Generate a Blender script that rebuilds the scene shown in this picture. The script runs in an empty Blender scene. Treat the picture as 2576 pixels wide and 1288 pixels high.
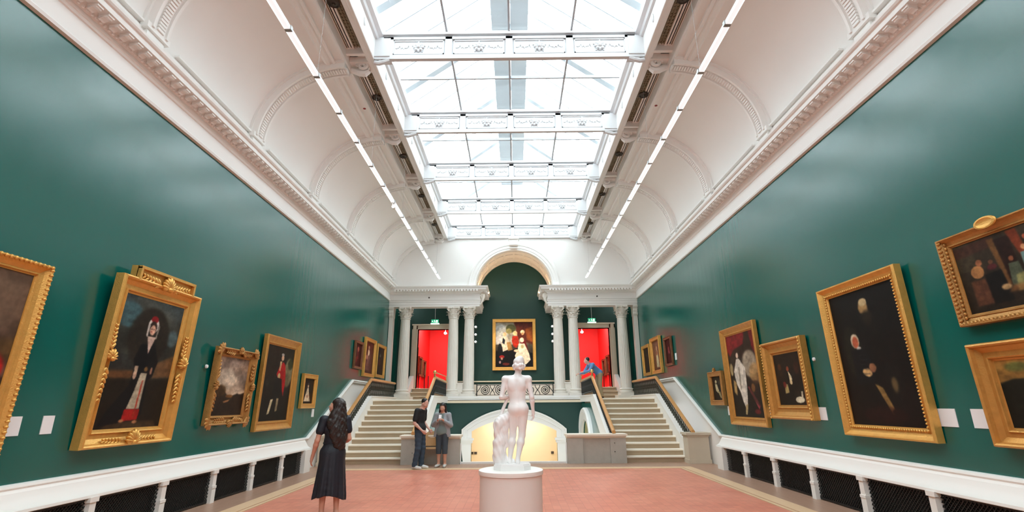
import bpy, bmesh, math, random
import numpy as np
from mathutils import Vector, Matrix
random.seed(7)
SC = bpy.context.scene
COL = SC.collection
PI = math.pi

# ------------------------------------------------------------------ camera, sky, exposure
cam_d = bpy.data.cameras.new('camera')
cam_d.sensor_width = 36.0
cam_d.lens = 1260.0 / 2576.0 * 36.0
cam_d.clip_start = 0.05
cam_d.clip_end = 300
cam = bpy.data.objects.new('camera', cam_d)
COL.objects.link(cam)
_r = Vector((0.99994817, 0.00685037, -0.00753238))
_f = Vector((-0.00443694, 0.9590516, 0.28319667))
_u = Vector((0.00916394, -0.28314857, 0.95903228))
cam.matrix_world = Matrix(((_r.x, _u.x, -_f.x, 0.07), (_r.y, _u.y, -_f.y, 0.0), (_r.z, _u.z, -_f.z, 1.6), (0, 0, 0, 1)))
SC.camera = cam

world = bpy.data.worlds.new('overcast_sky')
SC.world = world
world.use_nodes = True
_bg = world.node_tree.nodes['Background']
_bg.inputs[0].default_value = (0.92, 0.96, 1.0, 1)
_bg.inputs[1].default_value = 9.8

SC.view_settings.view_transform = 'Standard'
SC.view_settings.look = 'None'
SC.view_settings.exposure = 0.0
SC.view_settings.gamma = 1.0
SC.view_settings.use_curve_mapping = False
SC.cycles.max_bounces = 10
SC.cycles.diffuse_bounces = 6
SC.cycles.glossy_bounces = 4
SC.cycles.transparent_max_bounces = 24
SC.cycles.sample_clamp_indirect = 8.0
SC.cycles.caustics_reflective = False
SC.cycles.caustics_refractive = False

def lamp(name, kind, loc, energy, color=(1, 1, 1), size=0.1, target=None, size_y=None, spot=None, blend=0.6):
    d = bpy.data.lights.new(name, kind)
    d.energy = energy
    d.color = color
    if kind == 'AREA':
        d.size = size
        if size_y:
            d.shape = 'RECTANGLE'
            d.size_y = size_y
    else:
        d.shadow_soft_size = size
    if spot:
        d.spot_size = math.radians(spot)
        d.spot_blend = blend
    o = bpy.data.objects.new(name, d)
    o.location = loc
    if target is not None:
        o.rotation_euler = (Vector(target) - Vector(loc)).to_track_quat('-Z', 'Y').to_euler()
    COL.objects.link(o)
    return o

# sampling portal in the laylight opening: guides sky light through the skylight, emits nothing itself
_p = lamp('skylight_portal', 'AREA', (0, 7.2, 9.56), 1, (1, 1, 1), 5.5, (0, 7.2, 0), 29.0)
_p.data.cycles.is_portal = True
WARM = (1.0, 0.78, 0.5)
# gallery lamps in the side rooms seen through the doors and the low arch
lamp('red_room_lamp_left', 'AREA', (-3.9, 27.0, 6.2), 430, (1, 0.93, 0.85), 1.2, (-4.2, 27, 2), 4.0)
lamp('red_room_lamp_right', 'AREA', (3.9, 27.0, 6.2), 430, (1, 0.93, 0.85), 1.2, (4.2, 27, 2), 4.0)
lamp('lower_hall_lamp', 'AREA', (0, 23.2, 0.98), 46, (1, 0.88, 0.70), 2.6, (0, 23.5, -1), 0.7)

# ------------------------------------------------------------------ materials
MATS = {}
def mat(name, col, rough=0.6, metal=0.0, spec=0.5, bump=0.0, bscale=60.0, var=0.0, vscale=4.0, coat=0.0, emit=None, estr=0.0):
    m = bpy.data.materials.new(name)
    m.use_nodes = True
    nt = m.node_tree
    b = nt.nodes['Principled BSDF']
    b.inputs['Base Color'].default_value = (*col, 1)
    b.inputs['Roughness'].default_value = rough
    b.inputs['Metallic'].default_value = metal
    b.inputs['Specular IOR Level'].default_value = spec
    b.inputs['Coat Weight'].default_value = coat
    if emit:
        b.inputs['Emission Color'].default_value = (*emit, 1)
        b.inputs['Emission Strength'].default_value = estr
    if bump or var:
        tc = nt.nodes.new('ShaderNodeTexCoord')
        if var:
            n = nt.nodes.new('ShaderNodeTexNoise')
            n.inputs['Scale'].default_value = vscale
            n.inputs['Detail'].default_value = 5
            nt.links.new(tc.outputs['Object'], n.inputs['Vector'])
            mx = nt.nodes.new('ShaderNodeMix')
            mx.data_type = 'RGBA'
            mx.inputs[6].default_value = (*[c * (1 - var) for c in col], 1)
            mx.inputs[7].default_value = (*[min(1, c * (1 + var)) for c in col], 1)
            nt.links.new(n.outputs[0], mx.inputs[0])
            nt.links.new(mx.outputs[2], b.inputs['Base Color'])
        if bump:
            n2 = nt.nodes.new('ShaderNodeTexNoise')
            n2.inputs['Scale'].default_value = bscale
            n2.inputs['Detail'].default_value = 4
            nt.links.new(tc.outputs['Object'], n2.inputs['Vector'])
            bp = nt.nodes.new('ShaderNodeBump')
            bp.inputs['Strength'].default_value = bump
            bp.inputs['Distance'].default_value = 0.02
            nt.links.new(n2.outputs[0], bp.inputs['Height'])
            nt.links.new(bp.outputs[0], b.inputs['Normal'])
    MATS[name] = m
    return m

white = mat('white_plaster', (0.84, 0.825, 0.80), 0.55, var=0.02, vscale=2)
toned_beam = mat('toned_beam_white', (0.68, 0.695, 0.71), 0.5)  # white of the beams greyed in the colour to offset strong skylight
steel_paint = mat('grey_steel_paint', (0.44, 0.47, 0.50), 0.5)
white_gloss = mat('white_gloss_paint', (0.86, 0.825, 0.775), 0.55)
cream = mat('cream_stone', (0.78, 0.74, 0.67), 0.5, var=0.05, vscale=6)
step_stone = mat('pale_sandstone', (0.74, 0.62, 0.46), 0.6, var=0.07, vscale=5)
riser_shaded = mat('shaded_riser_sandstone', (0.46, 0.35, 0.235), 0.65, var=0.08, vscale=5)  # same sandstone darkened: shade on the risers put into the colour
grey_stone = mat('grey_limestone', (0.47, 0.44, 0.39), 0.65, var=0.12, vscale=7, bump=0.15, bscale=40)
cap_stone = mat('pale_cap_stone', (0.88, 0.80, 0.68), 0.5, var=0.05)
buff_stone = mat('buff_stone', (0.62, 0.54, 0.42), 0.6, var=0.07)
green_shaded = mat('shaded_green_fabric', (0.001, 0.040, 0.030), 0.55, bump=0.1, bscale=200)  # same green as the hall; loggia and well shade put into the colour
black_iron = mat('black_iron', (0.012, 0.014, 0.014), 0.4, metal=0.3)
bronze_iron = mat('dark_bronze_iron', (0.045, 0.05, 0.035), 0.4, metal=0.4)
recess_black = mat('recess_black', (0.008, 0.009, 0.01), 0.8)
oak = mat('orange_oak', (0.62, 0.31, 0.11), 0.35, var=0.15, vscale=9)
brass = mat('brass', (0.75, 0.5, 0.2), 0.3, metal=0.8)
gold = mat('gold_leaf', (0.80, 0.44, 0.11), 0.36, metal=0.55, bump=0.25, bscale=70, var=0.18, vscale=14)
gold_mid = mat('mid_gold', (0.62, 0.31, 0.075), 0.38, metal=0.55, bump=0.25, bscale=60, var=0.22, vscale=12)
gold_old = mat('old_gold', (0.50, 0.25, 0.07), 0.42, metal=0.5, bump=0.35, bscale=60, var=0.3, vscale=12)
gold_dark = mat('dark_wood_gilt', (0.22, 0.09, 0.04), 0.4, metal=0.3, var=0.3, vscale=10)
red_wall = mat('red_gallery_wall', (0.80, 0.012, 0.012), 0.6)
yellow_wall = mat('ochre_wall', (0.86, 0.73, 0.52), 0.6, var=0.03)
olive_wall = mat('olive_recess', (0.45, 0.42, 0.20), 0.7)
dark_floor = mat('dark_parquet', (0.10, 0.05, 0.03), 0.4)
bronze_grille = mat('bronze_grille', (0.23, 0.18, 0.11), 0.5, metal=0.2, var=0.3, vscale=30)
dark_metal = mat('dark_vent_metal', (0.05, 0.04, 0.03), 0.5)
marble = mat('white_marble', (0.90, 0.885, 0.87), 0.3, var=0.03, vscale=5)
ped_paint = mat('pedestal_paint', (0.80, 0.76, 0.71), 0.5)
grey_metal = mat('grey_metal', (0.4, 0.4, 0.4), 0.4, metal=0.6)
white_metal = mat('white_enamel', (0.85, 0.85, 0.85), 0.35)
label_white = mat('label_card', (0.86, 0.85, 0.84), 0.5)
exit_green = mat('exit_green', (0.02, 0.42, 0.20), 0.4, emit=(0.03, 0.6, 0.3), estr=0.5)
exit_white = mat('exit_white', (0.9, 0.95, 0.9), 0.4, emit=(0.85, 1, 0.92), estr=1.3)
tube_white = mat('track_diffuser', (0.9, 0.9, 0.9), 0.4, emit=(0.93, 0.96, 1), estr=0.75)
led = mat('led_diffuser', (0.9, 0.9, 0.9), 0.4, emit=(1, 0.93, 0.82), estr=3.2)
bulb = mat('spot_bulb', (1, 1, 1), 0.4, emit=(1, 0.9, 0.75), estr=6.0)
lens_glow = mat('spot_lens', (0.8, 0.8, 0.8), 0.3, emit=(0.9, 1, 0.95), estr=0.7)

def green_mat():
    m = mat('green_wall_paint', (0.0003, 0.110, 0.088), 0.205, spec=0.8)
    nt = m.node_tree
    b = nt.nodes['Principled BSDF']
    tc = nt.nodes.new('ShaderNodeTexCoord')
    mp = nt.nodes.new('ShaderNodeMapping')
    mp.inputs['Scale'].default_value = (1, 1, 0.12)
    n = nt.nodes.new('ShaderNodeTexNoise')
    n.inputs['Scale'].default_value = 5
    n.inputs['Detail'].default_value = 2
    nt.links.new(tc.outputs['Object'], mp.inputs['Vector'])
    nt.links.new(mp.outputs[0], n.inputs['Vector'])
    w = nt.nodes.new('ShaderNodeTexNoise')
    w.inputs['Scale'].default_value = 260
    nt.links.new(tc.outputs['Object'], w.inputs['Vector'])
    ad = nt.nodes.new('ShaderNodeMath')
    ad.operation = 'MULTIPLY_ADD'
    ad.inputs[1].default_value = 0.06
    nt.links.new(w.outputs[0], ad.inputs[0])
    nt.links.new(n.outputs[0], ad.inputs[2])
    bp = nt.nodes.new('ShaderNodeBump')
    bp.inputs['Strength'].default_value = 0.06
    bp.inputs['Distance'].default_value = 0.05
    nt.links.new(ad.outputs[0], bp.inputs['Height'])
    nt.links.new(bp.outputs[0], b.inputs['Normal'])
    return m
green = green_mat()

def carpet_mat():
    m = mat('terracotta_floor', (0.5, 0.16, 0.1), 0.38, spec=0.6)
    nt = m.node_tree
    b = nt.nodes['Principled BSDF']
    tc = nt.nodes.new('ShaderNodeTexCoord')
    mp = nt.nodes.new('ShaderNodeMapping')
    mp.inputs['Rotation'].default_value = (0, 0, math.radians(0))
    br = nt.nodes.new('ShaderNodeTexBrick')
    br.inputs['Scale'].default_value = 1
    br.inputs['Brick Width'].default_value = 0.13
    br.inputs['Row Height'].default_value = 0.13
    br.inputs['Mortar Size'].default_value = 0.005
    br.offset = 0.0
    br.inputs['Color1'].default_value = (0.74, 0.26, 0.17, 1)
    br.inputs['Color2'].default_value = (0.64, 0.215, 0.14, 1)
    br.inputs['Mortar'].default_value = (0.58, 0.195, 0.13, 1)
    nt.links.new(tc.outputs['Object'], mp.inputs['Vector'])
    nt.links.new(mp.outputs[0], br.inputs['Vector'])
    n = nt.nodes.new('ShaderNodeTexNoise')
    n.inputs['Scale'].default_value = 1.3
    n.inputs['Detail'].default_value = 6
    nt.links.new(tc.outputs['Object'], n.inputs['Vector'])
    mx = nt.nodes.new('ShaderNodeMix')
    mx.data_type = 'RGBA'
    mx.blend_type = 'OVERLAY'
    mx.inputs[0].default_value = 0.35
    nt.links.new(br.outputs['Color'], mx.inputs[6])
    nt.links.new(n.outputs[0], mx.inputs[7])
    nt.links.new(mx.outputs[2], b.inputs['Base Color'])
    bp = nt.nodes.new('ShaderNodeBump')
    bp.inputs['Strength'].default_value = 0.25
    bp.inputs['Distance'].default_value = 0.004
    bp.invert = True
    nt.links.new(br.outputs['Fac'], bp.inputs['Height'])
    nt.links.new(bp.outputs[0], b.inputs['Normal'])
    return m
terracotta = carpet_mat()

def wood_mat(name, c1, c2, rough):
    m = mat(name, c1, rough)
    nt = m.node_tree
    b = nt.nodes['Principled BSDF']
    tc = nt.nodes.new('ShaderNodeTexCoord')
    mp = nt.nodes.new('ShaderNodeMapping')
    mp.inputs['Scale'].default_value = (6, 0.5, 1)
    n = nt.nodes.new('ShaderNodeTexNoise')
    n.inputs['Scale'].default_value = 3
    n.inputs['Detail'].default_value = 6
    nt.links.new(tc.outputs['Object'], mp.inputs['Vector'])
    nt.links.new(mp.outputs[0], n.inputs['Vector'])
    mx = nt.nodes.new('ShaderNodeMix')
    mx.data_type = 'RGBA'
    mx.inputs[6].default_value = (*c1, 1)
    mx.inputs[7].default_value = (*c2, 1)
    nt.links.new(n.outputs[0], mx.inputs[0])
    nt.links.new(mx.outputs[2], b.inputs['Base Color'])
    return m
floor_wood = wood_mat('brown_floor_boards', (0.33, 0.19, 0.125), (0.50, 0.31, 0.22), 0.38)
strip_wood = wood_mat('pale_border_wood', (0.72, 0.47, 0.27), (0.80, 0.56, 0.36), 0.4)

def glass_mat():
    m = bpy.data.materials.new('skylight_glass')
    m.use_nodes = True
    nt = m.node_tree
    nt.nodes.clear()
    out = nt.nodes.new('ShaderNodeOutputMaterial')
    t = nt.nodes.new('ShaderNodeBsdfTransparent')
    t.inputs[0].default_value = (0.93, 0.95, 0.95, 1)
    g = nt.nodes.new('ShaderNodeBsdfGlossy')
    g.inputs['Roughness'].default_value = 0.05
    mx = nt.nodes.new('ShaderNodeMixShader')
    mx.inputs[0].default_value = 0.05
    nt.links.new(t.outputs[0], mx.inputs[1])
    nt.links.new(g.outputs[0], mx.inputs[2])
    nt.links.new(mx.outputs[0], out.inputs[0])
    return m
glass = glass_mat()

def attr_mat(name, rough=0.4, coat=0.0):
    m = mat(name, (1, 1, 1), rough, coat=coat, spec=0.22)
    nt = m.node_tree
    a = nt.nodes.new('ShaderNodeVertexColor')
    a.layer_name = 'paint'
    nt.links.new(a.outputs[0], nt.nodes['Principled BSDF'].inputs['Base Color'])
    return m
oil_paint = attr_mat('oil_paint', 0.45)

# ------------------------------------------------------------------ mesh helpers
class MB:
    def __init__(s):
        s.v = []
        s.f = []
    def add(s, vs, fs):
        o = len(s.v)
        s.v += [tuple(p) for p in vs]
        s.f += [tuple(i + o for i in f) for f in fs]
        return s
    def box(s, x0, x1, y0, y1, z0, z1):
        return s.add([(x0, y0, z0), (x1, y0, z0), (x1, y1, z0), (x0, y1, z0), (x0, y0, z1), (x1, y0, z1), (x1, y1, z1), (x0, y1, z1)],
                     [(0, 3, 2, 1), (4, 5, 6, 7), (0, 1, 5, 4), (1, 2, 6, 5), (2, 3, 7, 6), (3, 0, 4, 7)])
    def prism(s, pts, axis, a, b):
        n = len(pts)
        def mk(p, t):
            if axis == 'x':
                return (t, p[0], p[1])
            if axis == 'y':
                return (p[0], t, p[1])
            return (p[0], p[1], t)
        return s.add([mk(p, a) for p in pts] + [mk(p, b) for p in pts],
                     [tuple(range(n)), tuple(range(2 * n - 1, n - 1, -1))] + [(i, (i + 1) % n, (i + 1) % n + n, i + n) for i in range(n)])
    def lathe(s, prof, c=(0, 0, 0), n=24, cap=True, axis='z'):
        vs, fs = [], []
        for r, z in prof:
            for k in range(n):
                a = 2 * PI * k / n
                if axis == 'z':
                    vs.append((c[0] + r * math.cos(a), c[1] + r * math.sin(a), c[2] + z))
                elif axis == 'y':
                    vs.append((c[0] + r * math.cos(a), c[1] + z, c[2] + r * math.sin(a)))
                else:
                    vs.append((c[0] + z, c[1] + r * math.cos(a), c[2] + r * math.sin(a)))
        m = len(prof)
        for i in range(m - 1):
            for k in range(n):
                k2 = (k + 1) % n
                fs.append((i * n + k, i * n + k2, (i + 1) * n + k2, (i + 1) * n + k))
        if cap:
            fs.append(tuple(range(n - 1, -1, -1)))
            fs.append(tuple((m - 1) * n + k for k in range(n)))
        return s.add(vs, fs)
    def ell(s, c, r, n=10, rot=None):
        vs, fs = [], []
        m = max(4, n // 2)
        for i in range(m + 1):
            t = PI * i / m
            for k in range(n):
                a = 2 * PI * k / n
                p = Vector((r[0] * math.sin(t) * math.cos(a), r[1] * math.sin(t) * math.sin(a), r[2] * math.cos(t)))
                if rot is not None:
                    p = rot @ p
                vs.append((c[0] + p.x, c[1] + p.y, c[2] + p.z))
        for i in range(m):
            for k in range(n):
                k2 = (k + 1) % n
                fs.append((i * n + k, i * n + k2, (i + 1) * n + k2, (i + 1) * n + k))
        return s.add(vs, fs)
    def tube(s, pts, r, n=8, closed=False):
        P = [Vector(p) for p in pts]
        L = len(P)
        rs = r if isinstance(r, (list, tuple)) else [r] * L
        vs, fs = [], []
        up = None
        for i in range(L):
            if closed:
                t = P[(i + 1) % L] - P[i - 1]
            else:
                t = P[min(i + 1, L - 1)] - P[max(i - 1, 0)]
            if t.length < 1e-9:
                t = Vector((0, 0, 1))
            t.normalize()
            if up is None:
                up = Vector((0, 0, 1)) if abs(t.z) < 0.9 else Vector((1, 0, 0))
            a = up - t * up.dot(t)
            if a.length < 1e-6:
                a = t.orthogonal()
            a.normalize()
            up = a
            b = t.cross(a)
            for k in range(n):
                an = 2 * PI * k / n
                vs.append(P[i] + (a * math.cos(an) + b * math.sin(an)) * rs[i])
        for i in range(L if closed else L - 1):
            j = (i + 1) % L
            for k in range(n):
                k2 = (k + 1) % n
                fs.append((i * n + k, i * n + k2, j * n + k2, j * n + k))
        if not closed:
            fs.append(tuple(range(n - 1, -1, -1)))
            fs.append(tuple((L - 1) * n + k for k in range(n)))
        return s.add(vs, fs)
    def sweep(s, prof, path, closed_prof=True, cap=True):
        """prof: (u, w) points; u = offset along the left normal of the plan path, w = height; path: (x, y, z) with mitred corners"""
        P = [Vector(p) for p in path]
        L, n = len(P), len(prof)
        vs, fs = [], []
        for i in range(L):
            d0 = (P[i] - P[i - 1]) if i > 0 else (P[1] - P[0])
            d1 = (P[i + 1] - P[i]) if i < L - 1 else d0
            a0 = Vector((d0.x, d0.y, 0)).normalized()
            a1 = Vector((d1.x, d1.y, 0)).normalized()
            n0 = Vector((-a0.y, a0.x, 0))
            n1 = Vector((-a1.y, a1.x, 0))
            m = n0 + n1
            m = m / max(1e-6, m.dot(n0)) if m.length > 1e-6 else n0
            for u, w in prof:
                vs.append(P[i] + m * u + Vector((0, 0, w)))
        q = n if closed_prof else n - 1
        for i in range(L - 1):
            for k in range(q):
                k2 = (k + 1) % n
                fs.append((i * n + k, i * n + k2, (i + 1) * n + k2, (i + 1) * n + k))
        if cap and closed_prof:
            fs.append(tuple(range(n - 1, -1, -1)))
            fs.append(tuple((L - 1) * n + k for k in range(n)))
        return s.add(vs, fs)
    def mesh(s, name, m, smooth=False, ang=35):
        me = bpy.data.meshes.new(name)
        me.from_pydata([tuple(p) for p in s.v], [], s.f)
        bm = bmesh.new()
        bm.from_mesh(me)
        bmesh.ops.recalc_face_normals(bm, faces=bm.faces)
        bm.to_mesh(me)
        bm.free()
        if smooth:
            me.shade_smooth()
            try:
                me.set_sharp_from_angle(angle=math.radians(ang))
            except Exception:
                pass
        me.materials.append(m)
        return me
    def build(s, name, m, parent=None, smooth=False, loc=None, ang=35):
        o = bpy.data.objects.new(name, s.mesh(name, m, smooth, ang))
        COL.objects.link(o)
        if parent is not None:
            o.parent = parent
        if loc is not None:
            o.location = loc
        return o

def inst(name, me, parent=None, loc=(0, 0, 0), rot=(0, 0, 0), scale=(1, 1, 1)):
    o = bpy.data.objects.new(name, me)
    o.location = loc
    o.rotation_euler = rot
    o.scale = scale
    COL.objects.link(o)
    if parent is not None:
        o.parent = parent
    return o

def thing(name, label, cat, loc=(0, 0, 0), rz=0.0, group=None):
    o = bpy.data.objects.new(name, None)
    o.empty_display_size = 0.1
    o.location = loc
    o.rotation_euler = (0, 0, rz)
    COL.objects.link(o)
    return tag(o, label, cat, group)

def tag(o, label, cat, group=None):
    o['label'] = label
    o['category'] = cat
    if group:
        o['group'] = group
    return o

def struct(o, label=None):
    o['kind'] = 'structure'
    if label:
        o['label'] = label
    return o

def sroot(name, label=None, loc=(0, 0, 0)):
    o = bpy.data.objects.new(name, None)
    o.empty_display_size = 0.1
    o.location = loc
    COL.objects.link(o)
    return struct(o, label)

def dup(o, loc=None, rz=None, label=None, group=None):
    c = o.copy()
    COL.objects.link(c)
    if loc is not None:
        c.location = loc
    if rz is not None:
        c.rotation_euler = (0, 0, rz)
    if label:
        c['label'] = label
    if group:
        c['group'] = group
    for ch in list(o.children):
        d = ch.copy()
        COL.objects.link(d)
        d.parent = c
        for g in list(ch.children):
            e = g.copy()
            COL.objects.link(e)
            e.parent = d
    return c
# ------------------------------------------------------------------ hall dimensions
W = 5.45            # green walls
Y0, YE = -7.6, 21.7  # back wall behind the camera, end screen
BAYS = [21.7 - 3.09 * k for k in range(10)]   # rib / cross-beam lines
YN = 23.6           # rear wall of the loggia behind the end screen
ZL = 1.77           # upper landing
DADO = [(Y0, 0.80), (13.93, 0.80), (17.37, 2.42), (YE, 2.42)]
ORD = ['first', 'second', 'third', 'fourth', 'fifth', 'sixth', 'seventh', 'eighth']

# ---- floor
fl = MB()
fl.box(-W, W, Y0, 15.15, -0.2, 0.0)
for s in (-1, 1):
    fl.box(min(s * 2.9, s * W), max(s * 2.9, s * W), 15.15, YE, -0.2, 0.0)
floor = struct(fl.build('floor', floor_wood))
MB().box(-4.22, 4.22, Y0 + 1, 13.72, -0.002, 0.006).build('tile_field', terracotta, floor)
def strip(x0, x1, y0, y1):
    MB().box(x0, x1, y0, y1, 0.0, 0.010).build('border_strip', strip_wood, floor)
for s in (-1, 1):
    strip(min(s * 4.24, s * 4.30), max(s * 4.24, s * 4.30), Y0 + 1, 13.74)
    strip(min(s * 4.34, s * 4.60), max(s * 4.34, s * 4.60), Y0 + 1, 14.05)
strip(-4.34, 4.34, 13.80, 14.05)
strip(-4.24, 4.24, 13.72, 13.76)
MB().box(-2.9, 2.9, 14.9, 25.0, -1.3, -1.05).build('lower_floor', cream, floor)

# ---- green side walls with the sloping white dado below
for s, nm in ((-1, 'left'), (1, 'right')):
    top = 6.02
    poly = [(Y0, 0.7)] + [(y, z) for y, z in DADO[1:]] + [(YN, 2.42), (YN, top), (Y0, top)]
    poly[1] = (13.93, 0.78)
    poly[0] = (Y0, 0.78)
    w = struct(MB().prism(poly, 'x', s * W, s * (W + 0.25)).build('wall_' + nm, green))
    low = [(Y0, -0.2), (YN, -0.2), (YN, 2.42), (17.37, 2.42), (13.93, 0.78), (Y0, 0.78)]
    MB().prism(low, 'x', s * (W + 0.01), s * (W + 0.24)).build('lower_wall', white_gloss, w)
    if s < 0:
        wall_left = w
    else:
        wall_right = w
struct(MB().box(-W - .3, W + .3, Y0 - 0.25, Y0, -0.2, 9.0).build('wall_back', white))

# dado: splayed white ledge over the grilles, sloping band beside the stairs, posts, lattice grilles
def lattice_mesh(w, h):
    m = MB()
    p, t = 0.052, 0.010
    n = int((w + h) / p) + 2
    for d in (0, 1):
        for k in range(n):
            c = k * p
            a0, a1 = max(0, c - h), min(w, c)
            if a1 - a0 < 0.02:
                continue
            z0, z1 = c - a0, c - a1
            if d:
                q0, q1 = (w - a0, z0), (w - a1, z1)
            else:
                q0, q1 = (a0, z0), (a1, z1)
            dx, dz = q1[0] - q0[0], q1[1] - q0[1]
            L = math.hypot(dx, dz)
            nx, nz = -dz / L * t / 2, dx / L * t / 2
            pts = [(q0[0] + nx, q0[1] + nz), (q1[0] + nx, q1[1] + nz), (q1[0] - nx, q1[1] - nz), (q0[0] - nx, q0[1] - nz)]
            m.prism(pts, 'x', d * 0.006, d * 0.006 + 0.006)
    m.box(0, 0.012, 0, w, 0, 0.025)
    m.box(0, 0.012, 0, w, h - 0.025, h)
    return m.mesh('grille', black_iron)
POST_Y = [13.42 - 1.325 * k for k in range(1, 10)]
grille_me = lattice_mesh(1.22, 0.50)
post = MB()
post.box(-0.05, 0.05, -0.05, 0.05, 0.27, 0.47)
post.box(-0.065, 0.065, -0.07, 0.07, 0.47, 0.53)
post.box(-0.062, 0.062, -0.062, 0.062, 0.235, 0.275)
post.box(-0.055, 0.055, -0.058, 0.058, 0.0, 0.235)
post.prism([(-0.05, 0.275), (0.05, 0.275), (0.04, 0.30), (-0.04, 0.30)], 'y', -0.055, 0.055)
post_me = post.mesh('post', white_gloss)
for i, (s, nm) in enumerate(((-1, 'left'), (1, 'right'))):
    r = sroot('trim_%d' % (i + 1), 'white splayed dado ledge over black lattice grilles along the %s wall' % nm)
    prof = [(0.0, 0.80), (0.05, 0.802), (0.075, 0.79), (0.085, 0.765), (0.075, 0.745), (0.085, 0.725), (0.10, 0.715), (0.125, 0.66), (0.165, 0.60),
            (0.215, 0.565), (0.255, 0.555), (0.26, 0.525), (0.24, 0.515), (0.0, 0.53)]
    path = [(s * W, Y0, 0), (s * W, 13.72, 0)]
    m = MB().sweep([(u * s, z) for u, z in prof], path)
    m.build('ledge', white_gloss, r, smooth=True, ang=30)
    # raking band
    pts = [(s * W, 13.6, 0.0), (s * W, 13.93, 0.0), (s * W, 17.37, 1.63), (s * W, YE - .1, 1.63)]
    m = MB().sweep([(u * s, z) for u, z in [(0, 0.80), (0.05, 0.80), (0.075, 0.785), (0.08, 0.76), (0.06, 0.74), (0.05, 0.70), (0.035, 0.69), (0.0, 0.69)]], pts)
    m.build('raking_rail', white_gloss, r, smooth=True, ang=30)
    for y in POST_Y:
        inst('post', post_me, r, (s * 5.235, y, 0))
    MB().box(min(s * 5.16, s * 5.44), max(s * 5.16, s * 5.44), 13.28, 13.66, 0, 0.53).build('corner_post', white_gloss, r)
    for k in range(10):
        y1 = 13.28 if k == 0 else POST_Y[k - 1]
        inst('grille', grille_me, r, (s * 5.25, y1 - 1.275, 0.015), (0, 0, 0), (1, 1, 1))
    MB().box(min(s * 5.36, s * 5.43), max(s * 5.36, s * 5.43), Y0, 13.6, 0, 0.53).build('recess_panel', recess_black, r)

# ---- cornices with modillions
CORN = [(0.0, 5.98), (0.05, 5.99), (0.06, 6.03), (0.035, 6.06), (0.03, 6.09), (0.03, 6.325), (0.05, 6.335), (0.06, 6.37), (0.075, 6.38), (0.08, 6.425), (0.10, 6.44), (0.14, 6.49),
        (0.16, 6.505), (0.31, 6.505), (0.31, 6.585), (0.335, 6.595), (0.355, 6.62), (0.36, 6.655), (0.20, 6.67), (0.12, 6.69), (0.12, 6.93), (0.07, 6.97), (0.0, 6.98)]
modm = MB()
modm.box(0, 0.135, -0.048, 0.048, -0.03, 0.001)
modm.prism([(0, -0.03), (0.125, -0.03), (0.11, -0.05), (0.07, -0.045), (0.03, -0.07), (0, -0.075)], 'y', -0.042, 0.042)
mod_me = modm.mesh('modillion', white)
egg = MB()
egg.ell((0, 0, 0), (0.026, 0.026, 0.03), 6)
egg_v, egg_f = egg.v, egg.f
for i, (s, nm) in enumerate(((-1, 'left'), (1, 'right'))):
    r = sroot('trim_%d' % (i + 3), 'white modillioned cornice along the top of the %s wall' % nm)
    MB().sweep([(u * s, z) for u, z in CORN], [(s * W, Y0, 0), (s * W, YE + 0.1, 0)]).build('cornice', white, r, smooth=True, ang=25)
    y = 21.2
    while y > 2.9:
        inst('modillion', mod_me, r, (s * (W - 0.155), y, 6.505), (0, 0, PI if s > 0 else 0))
        y -= 0.178
    m = MB()
    y = 21.3
    while y > 3.5:
        m.add([(vx + s * (W - 0.115), vy + y, vz + 6.455) for vx, vy, vz in egg_v], egg_f)
        y -= 0.07
    e = m.build('egg_moulding', white, r, smooth=True)
    e['kind'] = 'stuff'

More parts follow.
